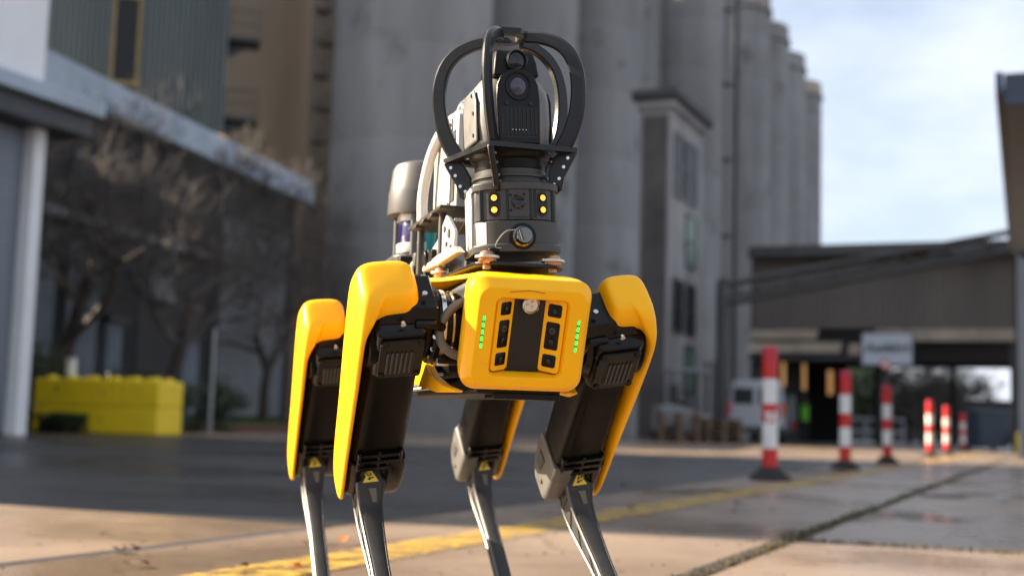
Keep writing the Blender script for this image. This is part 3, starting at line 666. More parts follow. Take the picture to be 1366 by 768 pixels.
# ------------------------------------------------------------------ bollards
def bollard():
    o = thing('bollard', '', 'bollard', (0, 0, 0), 0, 'red and white bollards along the yellow line')
    H = 1.06; r = 0.062
    MB().lathe([(0.165, 0), (0.165, 0.022), (0.115, 0.055), (0.085, 0.10), (0.06, 0.10)], n=24).build('base', RUB, o)
    for z0, z1, m_, nm in ((0.10, 0.245, RED, 'red_band'), (0.245, 0.45, WHT, 'white_band'), (0.45, 0.60, RED, 'red_band'), (0.60, 0.80, WHT, 'white_band'), (0.80, 0.985, RED, 'red_band')):
        MB().lathe([(r - .003, z0), (r, z0 + .003), (r, z1 - .003), (r - .003, z1)], n=24).build(nm, m_, o)
    MB().lathe([(r - .003, 0.985), (r, 0.988), (r, H - 0.012), (r - 0.012, H)], n=24).build('top_cap', REDF, o)
    return o
bo = bollard()
bl = [(2.10, 10.26, 'nearest and largest red and white bollard, with a peeling middle band'), (3.63, 13.8, 'second red and white bollard from the left'),
      (5.18, 17.5, 'third red and white bollard from the left, in the shade'), (7.95, 24.15, 'fourth red and white bollard, the left one of the two in sunlight'),
      (9.62, 28.1, 'fifth red and white bollard, the right one of the two in sunlight'), (12.75, 35.9, 'farthest and smallest red and white bollard, dark in the shade')]
for i, (x, y, lab) in enumerate(bl):
    o = bo if i == 0 else copy_tree(bo)
    o.location = (x, y, 0.004); o.rotation_euler = (rs.uniform(-.01, .01), rs.uniform(-.01, .01), rs.uniform(0, 6)); o['label'] = lab
# peeled patches and a small print on the nearest bollard
q = random.Random(2); pe = MB()
for k in range(16):
    a = q.uniform(-2.6, -0.2); z = q.uniform(0.44, 0.53); w_, h_ = q.uniform(0.06, 0.22), q.uniform(0.012, 0.045); rr = 0.0628
    P = lambda da, dz: Vector((2.10 + rr*math.cos(a + da), 10.26 + rr*math.sin(a + da), z + dz))
    vs = [P(w_*math.cos(t)*(1 + .3*math.sin(3*t)), h_*math.sin(t)) for t in [2*PI*i/8 for i in range(8)]]; pe.add(vs, [tuple(range(8))])
po = pe.build('peeled_patch', WHT, smooth=0, recalc=False)
po.parent = bo; po.matrix_parent_inverse = Matrix.Translation(bo.location).inverted()

# ------------------------------------------------------------------ things by and in the shed
vn = thing('white_van', 'white panel van parked at the left corner of the shed, seen from behind', 'van', (7.85, 40.6, 0), math.radians(-12))
bd = MB()
prof = [(-0.92, 0.35), (0.92, 0.35), (0.93, 1.0), (0.88, 1.45), (0.78, 1.9), (0.66, 2.02), (-0.66, 2.02), (-0.78, 1.9), (-0.88, 1.45), (-0.93, 1.0)]
bd.prism([(x, 0, z) for x, z in prof], (0, 3.4, 0)).build('body', VAN, vn, bevel=0.06, smooth=30)
MB().prism([(-0.85, 3.4, 0.4), (-0.85, 4.6, 0.4), (-0.85, 4.6, 1.0), (-0.85, 3.7, 1.9), (-0.85, 3.4, 1.95)], (1.7, 0, 0)).build('cab', VAN, vn, bevel=0.06, smooth=30)
for sx in (-0.40, 0.40): MB().box((sx, -0.012, 1.5), (0.62, 0.03, 0.5)).build('rear_window', WGLASS, vn, bevel=0.02)
MB().box((0, -0.06, 0.45), (1.8, 0.14, 0.2)).build('bumper', GREYD, vn, bevel=0.03)
for sx in (-0.84, 0.84): MB().box((sx, -0.015, 1.1), (0.12, 0.04, 0.4)).build('tail_light', RED, vn, bevel=0.01)
for sx in (-0.78, 0.78):
    for sy in (0.7, 3.8):
        wv = MB().cyl((sx - .1, sy, 0.33), (sx + .1, sy, 0.33), 0.33, n=20).build('wheel', RUB, vn); MB().cyl((sx - .11, sy, 0.33), (sx + .11, sy, 0.33), 0.18, n=14).build('rim', STEEL, wv)
# small loader / sweeper machine beside the silo foot
fk = thing('forklift', 'pale grey forklift standing at the foot of the annex tower', 'forklift', (5.45, 39.7, 0), math.radians(12))
MB().prism([(-0.9, -0.5, 0.3), (0.7, -0.5, 0.3), (0.7, -0.5, 0.85), (0.2, -0.5, 0.95), (-0.5, -0.5, 1.15), (-0.9, -0.5, 1.05)], (0, 1.0, 0)).build('body', MACH, fk, bevel=0.05)
for x in (-0.55, 0.55):
    for y in (-0.44, 0.44): MB().box((x, y, 1.55), (0.06, 0.06, 1.3)).build('roof_post', GREYD, fk, smooth=0)
MB().box((0, 0, 2.2), (1.25, 1.0, 0.08)).build('overhead_guard', MACH, fk, bevel=0.02)
for y in (-0.32, 0.32): MB().box((0.85, y, 1.3), (0.12, 0.09, 2.4)).build('mast_rail', GREYD, fk, smooth=0); MB().box((1.35, y, 0.12), (1.0, 0.11, 0.05)).build('fork', GREYD, fk, smooth=0)
MB().box((-0.15, 0, 1.2), (0.45, 0.5, 0.14)).build('seat', RUB, fk, bevel=0.03); MB().box((-0.36, 0, 1.5), (0.12, 0.48, 0.5)).build('backrest', RUB, fk, bevel=0.03)
for x in (-0.6, 0.5):
    for y in (-0.5, 0.5): MB().cyl((x, y - .1, 0.26), (x, y + .1, 0.26), 0.26, n=18).build('wheel', RUB, fk)
def pallet(lab, x, y, z, rz):
    o = thing('pallet', lab, 'pallet', (x, y, z), rz, 'wooden pallets stacked by the annex tower')
    for k in range(5): MB().box((0, -0.34 + 0.17*k, 0.135), (1.2, 0.12, 0.022)).build('deck_board', WOOD, o, smooth=0)
    for k in range(3): MB().box((-0.53 + 0.53*k, 0, 0.067), (0.12, 0.8, 0.1)).build('bearer', WOOD, o, smooth=0)
    for k in range(3): MB().box((0, -0.34 + 0.34*k, 0.009), (1.2, 0.1, 0.016)).build('base_board', WOOD, o, smooth=0)
    return o
nm_ = ['bottom', 'second', 'third', 'fourth', 'fifth', 'topmost']
for k in range(6): pallet(nm_[k] + ' wooden pallet of the stack in front of the forklift', 5.05 + rs.uniform(-.03, .03), 37.9, 0.147*k, rs.uniform(-.06, .06))
for k in range(5): pallet(nm_[k if k < 4 else 5] + ' wooden pallet of the stack right of the forklift', 6.35 + rs.uniform(-.03, .03), 38.6, 0.147*k, 0.3 + rs.uniform(-.06, .06))

def person(lab, x, y, rz, vest):
    o = thing('person', lab, 'person', (x, y, 0), rz, 'people inside the shed')
    J = {'pel': (0, 0, .95), 'wa': (0, 0, 1.1), 'ch': (0, 0.01, 1.32), 'nk': (0, 0.01, 1.5), 'hd': (0, -.01, 1.60), 'hd2': (0, -.01, 1.72),
         'hl': (.10, 0, .90), 'kl': (.11, -.03, .5), 'al': (.11, .03, .08), 'tl': (.12, -.12, .04), 'hr': (-.10, 0, .90), 'kr': (-.12, .02, .5), 'ar': (-.12, .06, .08), 'tr': (-.13, -.09, .04),
         'sl': (.19, .01, 1.42), 'el': (.25, .03, 1.15), 'wl': (.24, -.05, .90), 'fl': (.235, -.08, .80), 'sr': (-.19, .01, 1.42), 'er': (-.25, .02, 1.15), 'wr': (-.22, -.1, .93), 'fr': (-.21, -.14, .85)}
    R = dict(pel=.15, wa=.135, ch=.155, nk=.062, hd=.09, hd2=.085, hl=.10, kl=.06, al=.045, tl=.04, hr=.10, kr=.06, ar=.045, tr=.04, sl=.07, el=.045, wl=.033, fl=.036, sr=.07, er=.045, wr=.033, fr=.036)
    Ed = [('pel','wa'),('wa','ch'),('ch','nk'),('nk','hd'),('hd','hd2'),('pel','hl'),('hl','kl'),('kl','al'),('al','tl'),('pel','hr'),('hr','kr'),('kr','ar'),('ar','tr'),('ch','sl'),('sl','el'),('el','wl'),('wl','fl'),('ch','sr'),('sr','er'),('er','wr'),('wr','fr')]
    ks = list(J); me = bpy.data.meshes.new('body'); me.from_pydata([J[k] for k in ks], [(ks.index(a), ks.index(b)) for a, b in Ed], [])
    b = bpy.data.objects.new('body', me); COL.objects.link(b); b.parent = o; me.materials.append(NAVY)
    bm = bmesh.new(); bm.from_mesh(me); ly = bm.verts.layers.skin.verify()
    for v, k in zip(bm.verts, ks): v[ly].radius = (R[k], R[k]*(0.75 if k in ('pel', 'wa', 'ch') else 1)); v[ly].use_root = (k == 'pel')
    bm.to_mesh(me); bm.free()
    b.modifiers.new('skin', 'SKIN').use_smooth_shade = True; b.modifiers.new('sub', 'SUBSURF').levels = 1; b.modifiers['sub'].render_levels = 1
    MB().sphere((0, -.02, 1.66), .098, 14, 10, (.85, 1, 1.18)).build('face', SKIN, o); MB().sphere((0, .012, 1.70), .104, 14, 10, (.9, 1, 1.0)).build('hair', HAIR, o)
    MB().sphere((0, -.118, 1.65), .018, 8, 6).build('nose', SKIN, o)
    ring = lambda z, a, bb: [Vector((a*math.cos(t), bb*math.sin(t) + .005, z)) for t in [2*PI*i/16 for i in range(16)]]
    MB().rings([ring(.86, .19, .15), ring(1.1, .185, .15), ring(1.35, .215, .155), ring(1.47, .15, .10)]).build('vest', vest, o)
    return o
person('person in a bright green safety vest standing inside the dark shed', 11.45, 49.6, 0.4, HIVIS)
person('person in a green safety vest half hidden behind the nearest bollard', 10.55, 49.4, -0.3, HIVIS)
wb = thing('warning_board', 'narrow pale board with a red lower end standing inside the shed', 'board', (10.95, 49.5, 0))
MB().box((0, 0, 1.15), (0.26, 0.05, 1.3)).build('board', SIGNM, wb, smooth=0); MB().box((0.05, -0.03, 0.68), (0.2, 0.03, 0.34)).build('red_end', RED, wb, smooth=0); MB().box((0, 0.03, 0.25), (0.07, 0.05, 0.5)).build('stake', GREYD, wb, smooth=0)
fe = thing('rail_fence', 'grey rail fence beyond the shed, between the second and fourth bollards', 'fence', (16.0, 60.5, 0))
for z in (0.55, 1.15): MB().box((0, 0, z), (5.4, 0.06, 0.12)).build('rail', STEEL, fe, smooth=0)
for k in range(7): MB().box((-2.7 + 0.9*k, 0.06, 0.6), (0.09, 0.06, 1.2)).build('post', STEEL, fe, smooth=0)
bn = thing('waste_bin', 'dark blue wheeled bin near the canopy post on the right', 'bin', (14.45, 38.6, 0), 0.2)
MB().rings([[Vector((x*0.46, y*0.36, 0.1)) for x, y in rrect(1, 1, .15)], [Vector((x*0.58, y*0.46, 1.12)) for x, y in rrect(1, 1, .15)]]).build('tub', BINB, bn)
MB().prism([(-0.62, -0.5, 1.12), (0.62, -0.5, 1.12), (0.62, 0.5, 1.18), (-0.62, 0.5, 1.18)], (0, 0, 0.09)).build('lid', BINB, bn, bevel=0.03)
for sx in (-0.42, 0.42): MB().cyl((sx - .04, 0.36, 0.1), (sx + .04, 0.36, 0.1), 0.1, n=12).build('wheel', RUB, bn)
yb = thing('yellow_block', 'single yellow concrete block by the canopy post at the right edge', 'concrete block', (15.12, 38.0, 0), -YAW)
MB().box((0.35, 0.3, 0.30), (0.8, 0.6, 0.60)).build('body', YBLK, yb, bevel=0.03, smooth=0)
for sx in (0.15, 0.55): MB().cyl((sx, 0.3, 0.59), (sx, 0.3, 0.65), 0.1, 0.08, 12).build('stud', YBLK, yb)
# trees beyond the open gate
bt = [(15.3, 66, 4.2, 2.0, LEAFY, 'olive green tree seen through the gate right of the second bollard'), (16.9, 68, 3.6, 1.7, LEAF, 'dark green tree seen through the gate by the third bollard'),
      (18.6, 70, 4.4, 1.7, LEAF, 'dark tree seen through the gate left of the fourth bollard'), (22.6, 72, 3.0, 1.5, LEAF, 'low dark tree seen through the gate right of the farthest bollard'),
      (25.2, 73, 3.4, 1.3, LEAFY, 'olive tree seen through the gate near the canopy post')]
bt += [(20.6, 71.5, 4.6, 1.2, LEAF, 'thin dark tree seen through the gate between the sunlit bollards'), (23.9, 74, 2.6, 1.6, LEAFY, 'low olive shrub like tree seen through the gate right of the sunlit bollards')]
for i, (x, y, h, r, m_, lab) in enumerate(bt): leafy('leafy_tree', lab, (x, y, 0), h, r, 70 + i, m_, 'tree', 2200, 'trees beyond the shed gate')
bare_tree('bare_tree', 'bare tree against the bright sky seen through the gate behind the sunlit bollards', (21.6, 69, 0), 6.8, 31, 0.0)
bare_tree('bare_tree', 'bare tree against the bright sky seen through the gate left of the canopy post', (24.6, 71, 0), 6.6, 33, 0.0)
bare_tree('bare_tree', 'bare tree with dense twigs behind the gate, nearest the canopy post', (23.0, 66, 0), 6.2, 51, 0.0)
bare_tree('bare_tree', 'bare tree behind the gate directly above the farthest bollard', (21.0, 65, 0), 5.6, 52, 0.0)
bw = MB().box((19, 95, 1.6), (46, 0.6, 3.2)).build('boundary_wall', WALLD, smooth=0); tag(bw, 'low dark wall far beyond the shed gate behind the trees', 'wall')

# ================================================================== the robot
ZB = 0.505
rob = thing('robot_dog', 'yellow and black four legged robot with camera mast, guard hoops and lidar on its back', 'robot', (-0.083, 2.071, 0), math.radians(-74.466))
T0 = lambda *p: Vector((p[0], p[1], p[2] + ZB))
Ub, Vb = Vector((-0.7982, 0, -0.6024)), Vector((0.6024, 0, -0.7982))     # thigh axis, forward-down normal
BM = Matrix.Translation((0, 0, ZB))
class RB(MB):
    """mesh builder in body coordinates (origin between the hips)"""
    def build(s, name, m, parent=None, bevel=0, seg=2, smooth=40, recalc=True):
        o = MB.build(s, name, m, parent or rob, bevel, seg, smooth, recalc)
        if (parent or rob) is rob: o.location = (0, 0, ZB)
        return o

# ---- body
body = RB()
sec = lambda x, hw, z0, z1: [Vector((x, a, (z0+z1)/2 + b)) for a, b in rrect(hw, (z1-z0)/2, 0.02)]
body.rings([sec(-0.40, .06, -.04, .05), sec(-0.385, .074, -.06, .075), sec(0.36, .074, -.062, .076), sec(0.372, .068, -.055, .07)])
body = body.build('body', BLKM)
# yellow top cover with turned-down lip
tc_ = RB()
plan = [(-0.42, 0.08), (-0.40, 0.105), (-0.20, 0.118), (0.10, 0.118), (0.18, 0.112), (0.25, 0.09), (0.335, 0.074), (0.372, 0.066), (0.378, 0.05)]
def cover_rings(zt, k, dz):
    L_ = [(x, y) for x, y in plan] ; full = [(x, -y) for x, y in L_] + [(x, y) for x, y in L_[::-1]]
    return [Vector((x*(1 if x > 0 else 1), y*k, zt - 0.010*max(0, 0.26 - x)**0.5 + (0.012 if x < 0.2 else 0.012*max(0, 1 - (x - 0.2)/0.08)))) + Vector((0, 0, dz)) for x, y in full]
tc_.rings([cover_rings(0.0715, 1.0, -0.001), cover_rings(0.0725, 1.01, 0.0), cover_rings(0.0758, 0.995, 0.0), cover_rings(0.0768, 0.96, 0.0)])
tc_.build('top_cover', YEL, None, 0.001)
for sg_ in (-1, 1):
    # side panel between the hips, arching up in front of and behind the opening
    sp_ = RB()
    pts = [(-0.17, 0.070), (0.115, 0.074), (0.150, 0.060), (0.172, 0.03), (0.176, -0.005), (0.200, -0.034), (0.262, -0.060)] + ([(0.335, -0.075), (0.41, -0.0835), (0.40, -0.0855)] if sg_ < 0 else [(0.30, -0.070), (0.32, -0.080)]) + [(0.29, -0.0835), (0.10, -0.066), (0.04, -0.052), (-0.17, -0.052)]
    sp_.prism([(x, sg_*0.088, z) for x, z in pts], (0, sg_*0.012, 0))
    sp_.build('side_panel', YEL, None, 0.004)
    RB().prism([(x, sg_*0.1005, z) for x, z in [(0.05, 0.056), (0.105, 0.058), (0.133, 0.045), (0.146, 0.022), (0.05, 0.018)]], (0, sg_*0.002, 0)).build('side_window', GREYP)
    fins = RB()
    for k in range(4): fins.box((0.10, sg_*0.088, -0.057 - 0.0062*k), (0.30 - 0.02*k, 0.016, 0.004))
    fins.build('battery_rib', ALU, None, 0.001)
RB().box((0.14, 0, -0.074), (0.44, 0.12, 0.022)).build('belly_plate', BLKM, None, 0.005)
RB().box((0.335, 0.012, -0.0865), (0.05, 0.094, 0.009)).build('chin_bar', BLKM, None, 0.002)
RB().box((0.30, 0, 0.010), (0.13, 0.13, 0.11)).build('front_frame', BLK, None, 0.012)

# ---- face
TF = math.radians(20)
fn, fu, fy = Vector((math.cos(TF), 0, -math.sin(TF))), Vector((math.sin(TF), 0, math.cos(TF))), Vector((0, 1, 0))
fc = Vector((0.420, -0.0045, -0.010))
def FP(y, z, n): return fc + fy*y + fu*z + fn*n
FZ0 = -0.003
def fring(hw, hh, r, n, dz=0.0): return [FP(a, b + FZ0 + dz, n) for a, b in rrect(hw, hh, r, 6)]
fm = RB()
fm.rings([fring(.074, .068, .02, -.080), fring(.079, .073, .022, -.060), fring(.0830, .0762, .021, -.034), fring(.0838, .0770, .021, -.0185), fring(.0834, .0766, .021, -.0165), fring(.0822, .0754, .0205, -.0145), fring(.0742, .0674, .018, -.0018), fring(.0728, .0660, .0175, -.0004), fring(.0705, .0637, .017, 0.0),
          fring(.0515, .0545, .010, 0.0, .0), fring(.0505, .0535, .0095, -.0006), fring(.0485, .0515, .0085, -.006), fring(.048, .051, .008, -.024)], cap0=True, cap1=True)
face = fm.build('face_shell', YEL, None, 0, smooth=24)
gp = RB().prism([FP(-.0215, .0495, -.021), FP(.0215, .0495, -.021), FP(.0225, -.0535, -.021), FP(-.0225, -.0535, -.021)], fn*0.003).build('speaker_grille', DARK, None, 0.0005)
gh = RB(); yy = -0.021
row = 0; z = -0.0495
while z < 0.030:
    y = -0.0195 + (0.00125 if row % 2 else 0)
    while y < 0.0197:
        gh.add([FP(y + .00105*math.cos(t), z + .00105*math.sin(t), -.0178) for t in [PI/6 + PI/3*i for i in range(6)]], [(0, 1, 2, 3, 4, 5)]); y += 0.0025
    z += 0.00217; row += 1
gs = gh.build('grille_mesh', mat('grille_wire', (0.014, 0.010, 0.006), 0.5, 0.2), gp, smooth=0, recalc=False); gs['kind'] = 'stuff'; gs.location = (0, 0, 0)
for sg_ in (-1, 1):
    # angled stereo camera plate: outer edge near the surface, inner edge deep in the recess
    def CP(t, z, up=0.0):      # t 0 outer .. 1 inner
        yo, yi = 0.0462, 0.0208; no, ni = -0.0035, -0.0185
        tv = Vector((0, 0, 0)); nrm = Vector((sg_*-(no - ni), 0, 0))
        p = FP(sg_*(yo + (yi - yo)*t), z, no + (ni - no)*t)
        a = (fy*sg_*(yi - yo) + fn*(ni - no)).normalized(); nv = fu.cross(a)
        if nv.dot(fn) < 0: nv = -nv
        return p + nv*up
    W_ = 0.0295
    def plate_ring(ix, iz, r, up, cz=-0.0015, cx=0.5, N=5): return [CP(cx + a/W_, cz + b, up) for a, b in rrect(ix, iz, r, N)]
    cpl = RB().rings([plate_ring(.0148, .0500, .0055, -.006), plate_ring(.0148, .0500, .0055, -.0008), plate_ring(.0140, .0492, .0050, 0.0)]).build('camera_plate', YEL, None, 0)
    RB().rings([plate_ring(.0168, .0520, .0075, -.012), plate_ring(.0168, .0520, .0075, -.0045)]).build('plate_gap', DARK)
    for zc, hh in ((0.0335, .0088), (-0.001, .0188), (-0.0355, .0088)):
        wn = RB().rings([plate_ring(.0094, hh, .0030, -.0020, zc), plate_ring(.0094, hh, .0030, .0003, zc), plate_ring(.0090, hh - .0004, .0028, .0005, zc)]).build('camera_window', BLK, cpl, 0)
        wn.location = (0, 0, 0)
        zs = ((0.0072, -0.0082) if hh > .01 else (-0.0005,))
        for zz in zs:
            c = CP(0.5, zc + zz, 0.0004); nv = (CP(0.5, zc + zz, 0.01) - c).normalized()
            ring_ = MB().cyl(c - nv*.001, c + nv*.0012, .0046, .0042, 16)
            ring_.build('lens_ring', LGREY if hh > .01 and zz > 0 else BLKM, wn); 
            MB().cyl(c + nv*.0012, c + nv*.0019, .0034, .0022, 14).build('lens', GLASS, wn)
    # status light strip: five green leds in a dark slot
    yc = sg_*0.0645
    RB().rings([[FP(yc + a, .0035 + b, n_) for a, b in rrect(.0017, .0225, .0016, 4)] for n_ in (-.002, .0004)]).build('light_slot', GREYD)
    for k in range(5):
        o = RB().rings([[FP(yc + a, .0035 + (k - 2)*.0093 + b, n_) for a, b in rrect(.0014, .0034, .0013, 4)] for n_ in (-.001, .0009)]).build('status_light', GLED)
    # hip cable loop and hip motors
# spotlight above the grille
c = FP(0.0, .0395, -.016)
spt = RB().lathe([(.0001, 0), (.0118, 0), (.0118, .005), (.0098, .0065), (.0088, .0045), (.0001, .003)], n=28)
spt.v = [c + (fu*p.x + fy*p.y + fn*p.z) for p in spt.v]; spt = spt.build('spotlight', SILV)
for k in range(3):
    a = 2*PI*k/3 + .4; RB().sphere(c + (fu*math.cos(a) + fy*math.sin(a))*.0042 + fn*.0045, .0022, 10, 6).build('bulb', mat('bulb_glass', (.6, .6, .55), .1, coat=1), None)
sc_ = RB().tube(smoothpath([FP(-.034, .0585, .0004), FP(-.018, .0605, .0004), FP(-.004, .0615, .0004), FP(.006, .0600, .0004), FP(.013, .0597, .0004)], 4), .00035, 5).build('scratch', mat('scuff_brown', (.10, .05, .015), .8))

# ---- legs
PHI = 0.12
def make_leg(sg_, hx, hy, phi, sway, hook):
    def P(s_, w, v): return Ub*s_ + Vector((0, sg_*w, 0)) + Vb*v
    def ringP(s_, w0, w1, v0, v1, r, n=4): return [P(s_, (w0+w1)/2 + a, (v0+v1)/2 + b) for a, b in rrect((w1-w0)/2, (v1-v0)/2, r, n)]
    # thigh tube
    th = MB().rings([ringP(.02, -.046, .026, -.040, .040, .02), ringP(.06, -.047, .027, -.042, .042, .018), ringP(.22, -.048, .030, -.038, .039, .015), ringP(.272, -.048, .032, -.036, .038, .013)])
    th.cyl(P(-.005, -.046, 0), P(-.005, .03, 0), .054, n=32)      # round hip drum
    me = th.mesh('thigh', TUBE, 35)
    lg = bpy.data.objects.new('leg', me); COL.objects.link(lg); lg.parent = rob
    b = lg.modifiers.new('bevel', 'BEVEL'); b.width = .003; b.segments = 2; b.limit_method = 'ANGLE'; b.angle_limit = .6
    lg.location = (hx, hy, ZB); lg.rotation_euler = (phi, 0, 0)
    # yellow cover : L-shaped sections, softened
    st = [(-.0905, .030, .004, -.028, -.036, .000, .010), (-.0885, .039, .010, -.036, -.046, .018, .028), (-.068, .0450, .020, -.040, -.055, .028, .043), (-.048, .047, .0285, -.040, -.060, .030, .050), (-.034, .047, .0305, -.036, -.062, -.020, .053), (-.010, .047, .0310, -.012, -.061, -.050, .054),
          (.06, .0465, .0315, .012, -.056, -.048, .053), (.13, .046, .0325, .016, -.051, -.044, .049), (.21, .0455, .0330, .018, -.045, -.038, .045), (.29, .046, .0335, .020, -.042, -.035, .043), (.345, .0455, .033, .022, -.036, -.030, .041), (.370, .044, .031, .024, -.026, -.020, .032), (.3755, .041, .030, .026, -.018, -.012, .022)]
    cv = MB(); rr = []
    for s_, wo, wc, wi, vl, vm, vh in st:
        wi = min(wi + hook, .026) if s_ < .0 else wi
        wc2 = min(wc, wo - .011)
        rr.append([P(s_, wo, vh), P(s_, wo, (vh+vl)*.5), P(s_, wo, vl), P(s_, (wo+wi)/2, vl), P(s_, wi, vl), P(s_, wi, (vl+vm)/2), P(s_, wi, vm), P(s_, (wi+wc2)/2, vm), P(s_, wc2, vm if vm < vh - .004 else vh - .004), P(s_, wc2, vh)])
    cv.rings(rr); co = cv.build('leg_cover', YEL, lg, 0, smooth=180)
    sb_ = co.modifiers.new('sub', 'SUBSURF'); sb_.levels = 2; sb_.render_levels = 2
    # knee-motor housing with louvres and screws
    hb = MB().rings([ringP(-.050, -.045, .022, -.010, .046, .010), ringP(-.046, -.047, .024, -.012, .054, .012), ringP(.034, -.047, .024, -.012, .056, .012), ringP(.041, -.044, .021, -.010, .050, .010)])
    ho = hb.build('motor_housing', BLK, lg, .0035, 2, 35)
    MB().rings([[P(-.003 + b, -.0125 + a, v) for a, b in rrect(.0305, .0375, .007)] for v in (.050, .0585)]).build('housing_lid', BLK, ho, .0012, 2, 35)
    lo = MB(); gv = MB()
    for k in range(6):
        wk = -.0125 + (k - 2.5)*.0064
        gv.box((0, 0, 0), (1, 1, 1)) if False else None
        gv.prism([P(-.017, wk - .0019, .0583), P(-.017, wk + .0019, .0583), P(.022, wk + .0019, .0583), P(.022, wk - .0019, .0583)], Vb*.0006)
        lo.prism([P(-.019, wk + .0020, .0584), P(-.019, wk + .0044, .0584), P(.024, wk + .0044, .0584), P(.024, wk + .0020, .0584)], Vb*.0022)
    gv.build('louvre_slot', DARK, ho, 0, smooth=0); lo.build('louvre_rib', GREYD, ho, .0004, 1, 0)
    for a in (-1, 1):
        for b_ in (-1, 1):
            c_ = P(-.003 + b_*.031, -.0125 + a*.0245, .0583)
            MB().cyl(c_, c_ + Vb*.0022, .0052, .0046, 14).build('screw', BLKM, ho)
    # hip bracket: drum and ribs on the inner side, bright bolts
    hk = MB().cyl(P(-.006, -.046, .0), P(-.006, -.058, .0), .050, .046, 28)
    hk.tube([P(-.052, -.03, .040), P(-.050, -.055, .040), P(-.036, -.07, .036)], [.006, .007, .007], 8)
    hk.rings([[P(-.070, w, v0) for w, v0 in ((-.060, -.03), (.005, -.034), (.005, .02), (-.060, .028))], [P(-.050, w, v0) for w, v0 in ((-.066, -.04), (.02, -.044), (.02, .036), (-.066, .04))]])
    hk = hk.build('hip_bracket', BLK, lg, .002, 2, 35)
    for c_, d_ in ((P(-.0605, -.012, .043), Vb), (P(-.078, -.045, .012), -Ub), (P(-.02, -.060, .034), Vector((0.9, -sg_*.3, 0)))):
        MB().cyl(c_, c_ + d_.normalized()*.004, .0036, n=12).build('bolt', SILV, hk)
    # knee housing: two cheeks, ribs, gap
    km = KNEE
    chk = MB().rings([ringP(.258, -.0505, -.018, -.040, .042, .010), ringP(.270, -.0525, -.017, -.044, .045, .010), ringP(.335, -.0525, -.017, -.040, .041, .012), ringP(.360, -.0500, -.019, -.030, .032, .012), ringP(.368, -.047, -.021, -.018, .02, .008)])
    ci = chk.build('knee_cheek', km if sg_ > 0 else BLK, lg, .002, 2, 35)  # left legs' inner cheek coloured lighter for the sun falling on it
    MB().rings([ringP(.262, .009, .033, -.038, .042, .009), ringP(.340, .010, .034, -.036, .040, .011), ringP(.366, .011, .033, -.02, .024, .010)]).build('knee_cheek', BLK, lg, .002, 2, 35)
    kr = MB()
    for s_ in (.236, .252, .268): kr.rings([ringP(s_, -.040, .024, .030, .0445, .003, 2), ringP(s_ + .007, -.040, .024, .030, .0445, .003, 2)])
    for w in (-.040, -.008, .022): kr.rings([ringP(.232, w - .003, w + .003, .030, .0435, .002, 2), ringP(.278, w - .003, w + .003, .030, .0435, .002, 2)])
    kr.build('knee_rib', BLK, lg, .0008, 1, 0)
    MB().rings([ringP(.262, -.020, .012, -.030, .018, .004, 2), ringP(.335, -.020, .012, -.030, .010, .004, 2)]).build('knee_core', DARK, lg, 0, 2, 0)
    lk_ = MB().tube([P(.268, .004, .030), P(.300, .006, .030), P(.322, .003, .030)], [.0030, .0048, .0040], 8); lk_.tube([P(.272, -.012, .026), P(.30, -.013, .027), P(.318, -.012, .026)], [.0022, .0030, .0025], 8)
    lk_.build('knee_link', SILV, lg, 0)
    pi = MB(); pi.prism([P(.285, -.053, -.020), P(.285, -.053, .004), P(.318, -.053, -.002), P(.318, -.053, -.022)], Vector((0, sg_*-.0012, 0))); pi.cyl(P(.330, -.0525, .012), P(.330, -.0545, .012), .004, n=10); pi.build('knee_plate', GREYD, ci, .0005, 1)
    # shin: curved blade down to the foot, with side rails coloured lighter towards the sun
    K = P(.319, 0, 0)
    path = [K + Vector(q) for q in ((.016, 0, .030), (.010, 0, -.010), (.006, 0, -.042), (.018, 0, -.076), (.056, 0, -.116), (.110, 0, -.166), (.166, 0, -.222), (.205, 0, -.262))]
    path = smoothpath(path, 4); m_ = len(path); path = [p + Vector((0, sway*(i/(m_ - 1))**1.3, 0)) for i, p in enumerate(path)]; rings_ = []; rails = [[], [], [], []]
    for i, p in enumerate(path):
        t = (path[min(i+1, m_-1)] - path[max(i-1, 0)]).normalized(); nrm = Vector((0, 1, 0)).cross(t); nrm = nrm if nrm.x > 0 else -nrm
        f_ = i/(m_-1); hw = .0085 + .0120*min(1, f_/.16) - (.0088*min(1, max(0, f_ - .22)/.45)); ht = .012 + .019*min(1, f_/.25) - .018*min(1, max(0, f_ - .2)/.5)
        rings_.append([p + Vector((0, a - sg_*.002, 0)) + nrm*b for a, b in rrect(hw, ht, .004, 3)])
        for k, (sa, sb2) in enumerate(((1, 1), (1, -1), (-1, 1), (-1, -1))): rails[k].append(p + Vector((0, sa*(hw + .0002) - sg_*.002, 0)) + nrm*(sb2*(ht - .0028)))
    so_ = MB().rings(rings_).build('shin', SHIN, lg, 0, smooth=45)
    for k in range(4): MB().tube(rails[k][4:], .0026, 6).build('shin_rail', SHIN if k < 2 else KNEE, so_, 0)  # sun-side rails get a lighter grey, sunlight put into their colour
    for k in (0, 2):
        rm = MB()
        for i in range(5, len(rails[k]) - 4, 3): rm.tube([rails[k][i], rails[k+1][i+2]], .0017, 5)
        ro = rm.build('shin_rib', SHIN, so_, 0); ro['kind'] = 'stuff'
    i0 = int(m_*.27); p = path[i0]; t = (path[i0+1] - path[i0-1]).normalized(); nrm = Vector((0, 1, 0)).cross(t); nrm = nrm if nrm.x > 0 else -nrm
    f_ = i0/(m_-1); ht = .012 + .019*min(1, f_/.25) - .018*min(1, max(0, f_ - .2)/.5)
    pd = MB(); pc = p + nrm*(ht + .0002)
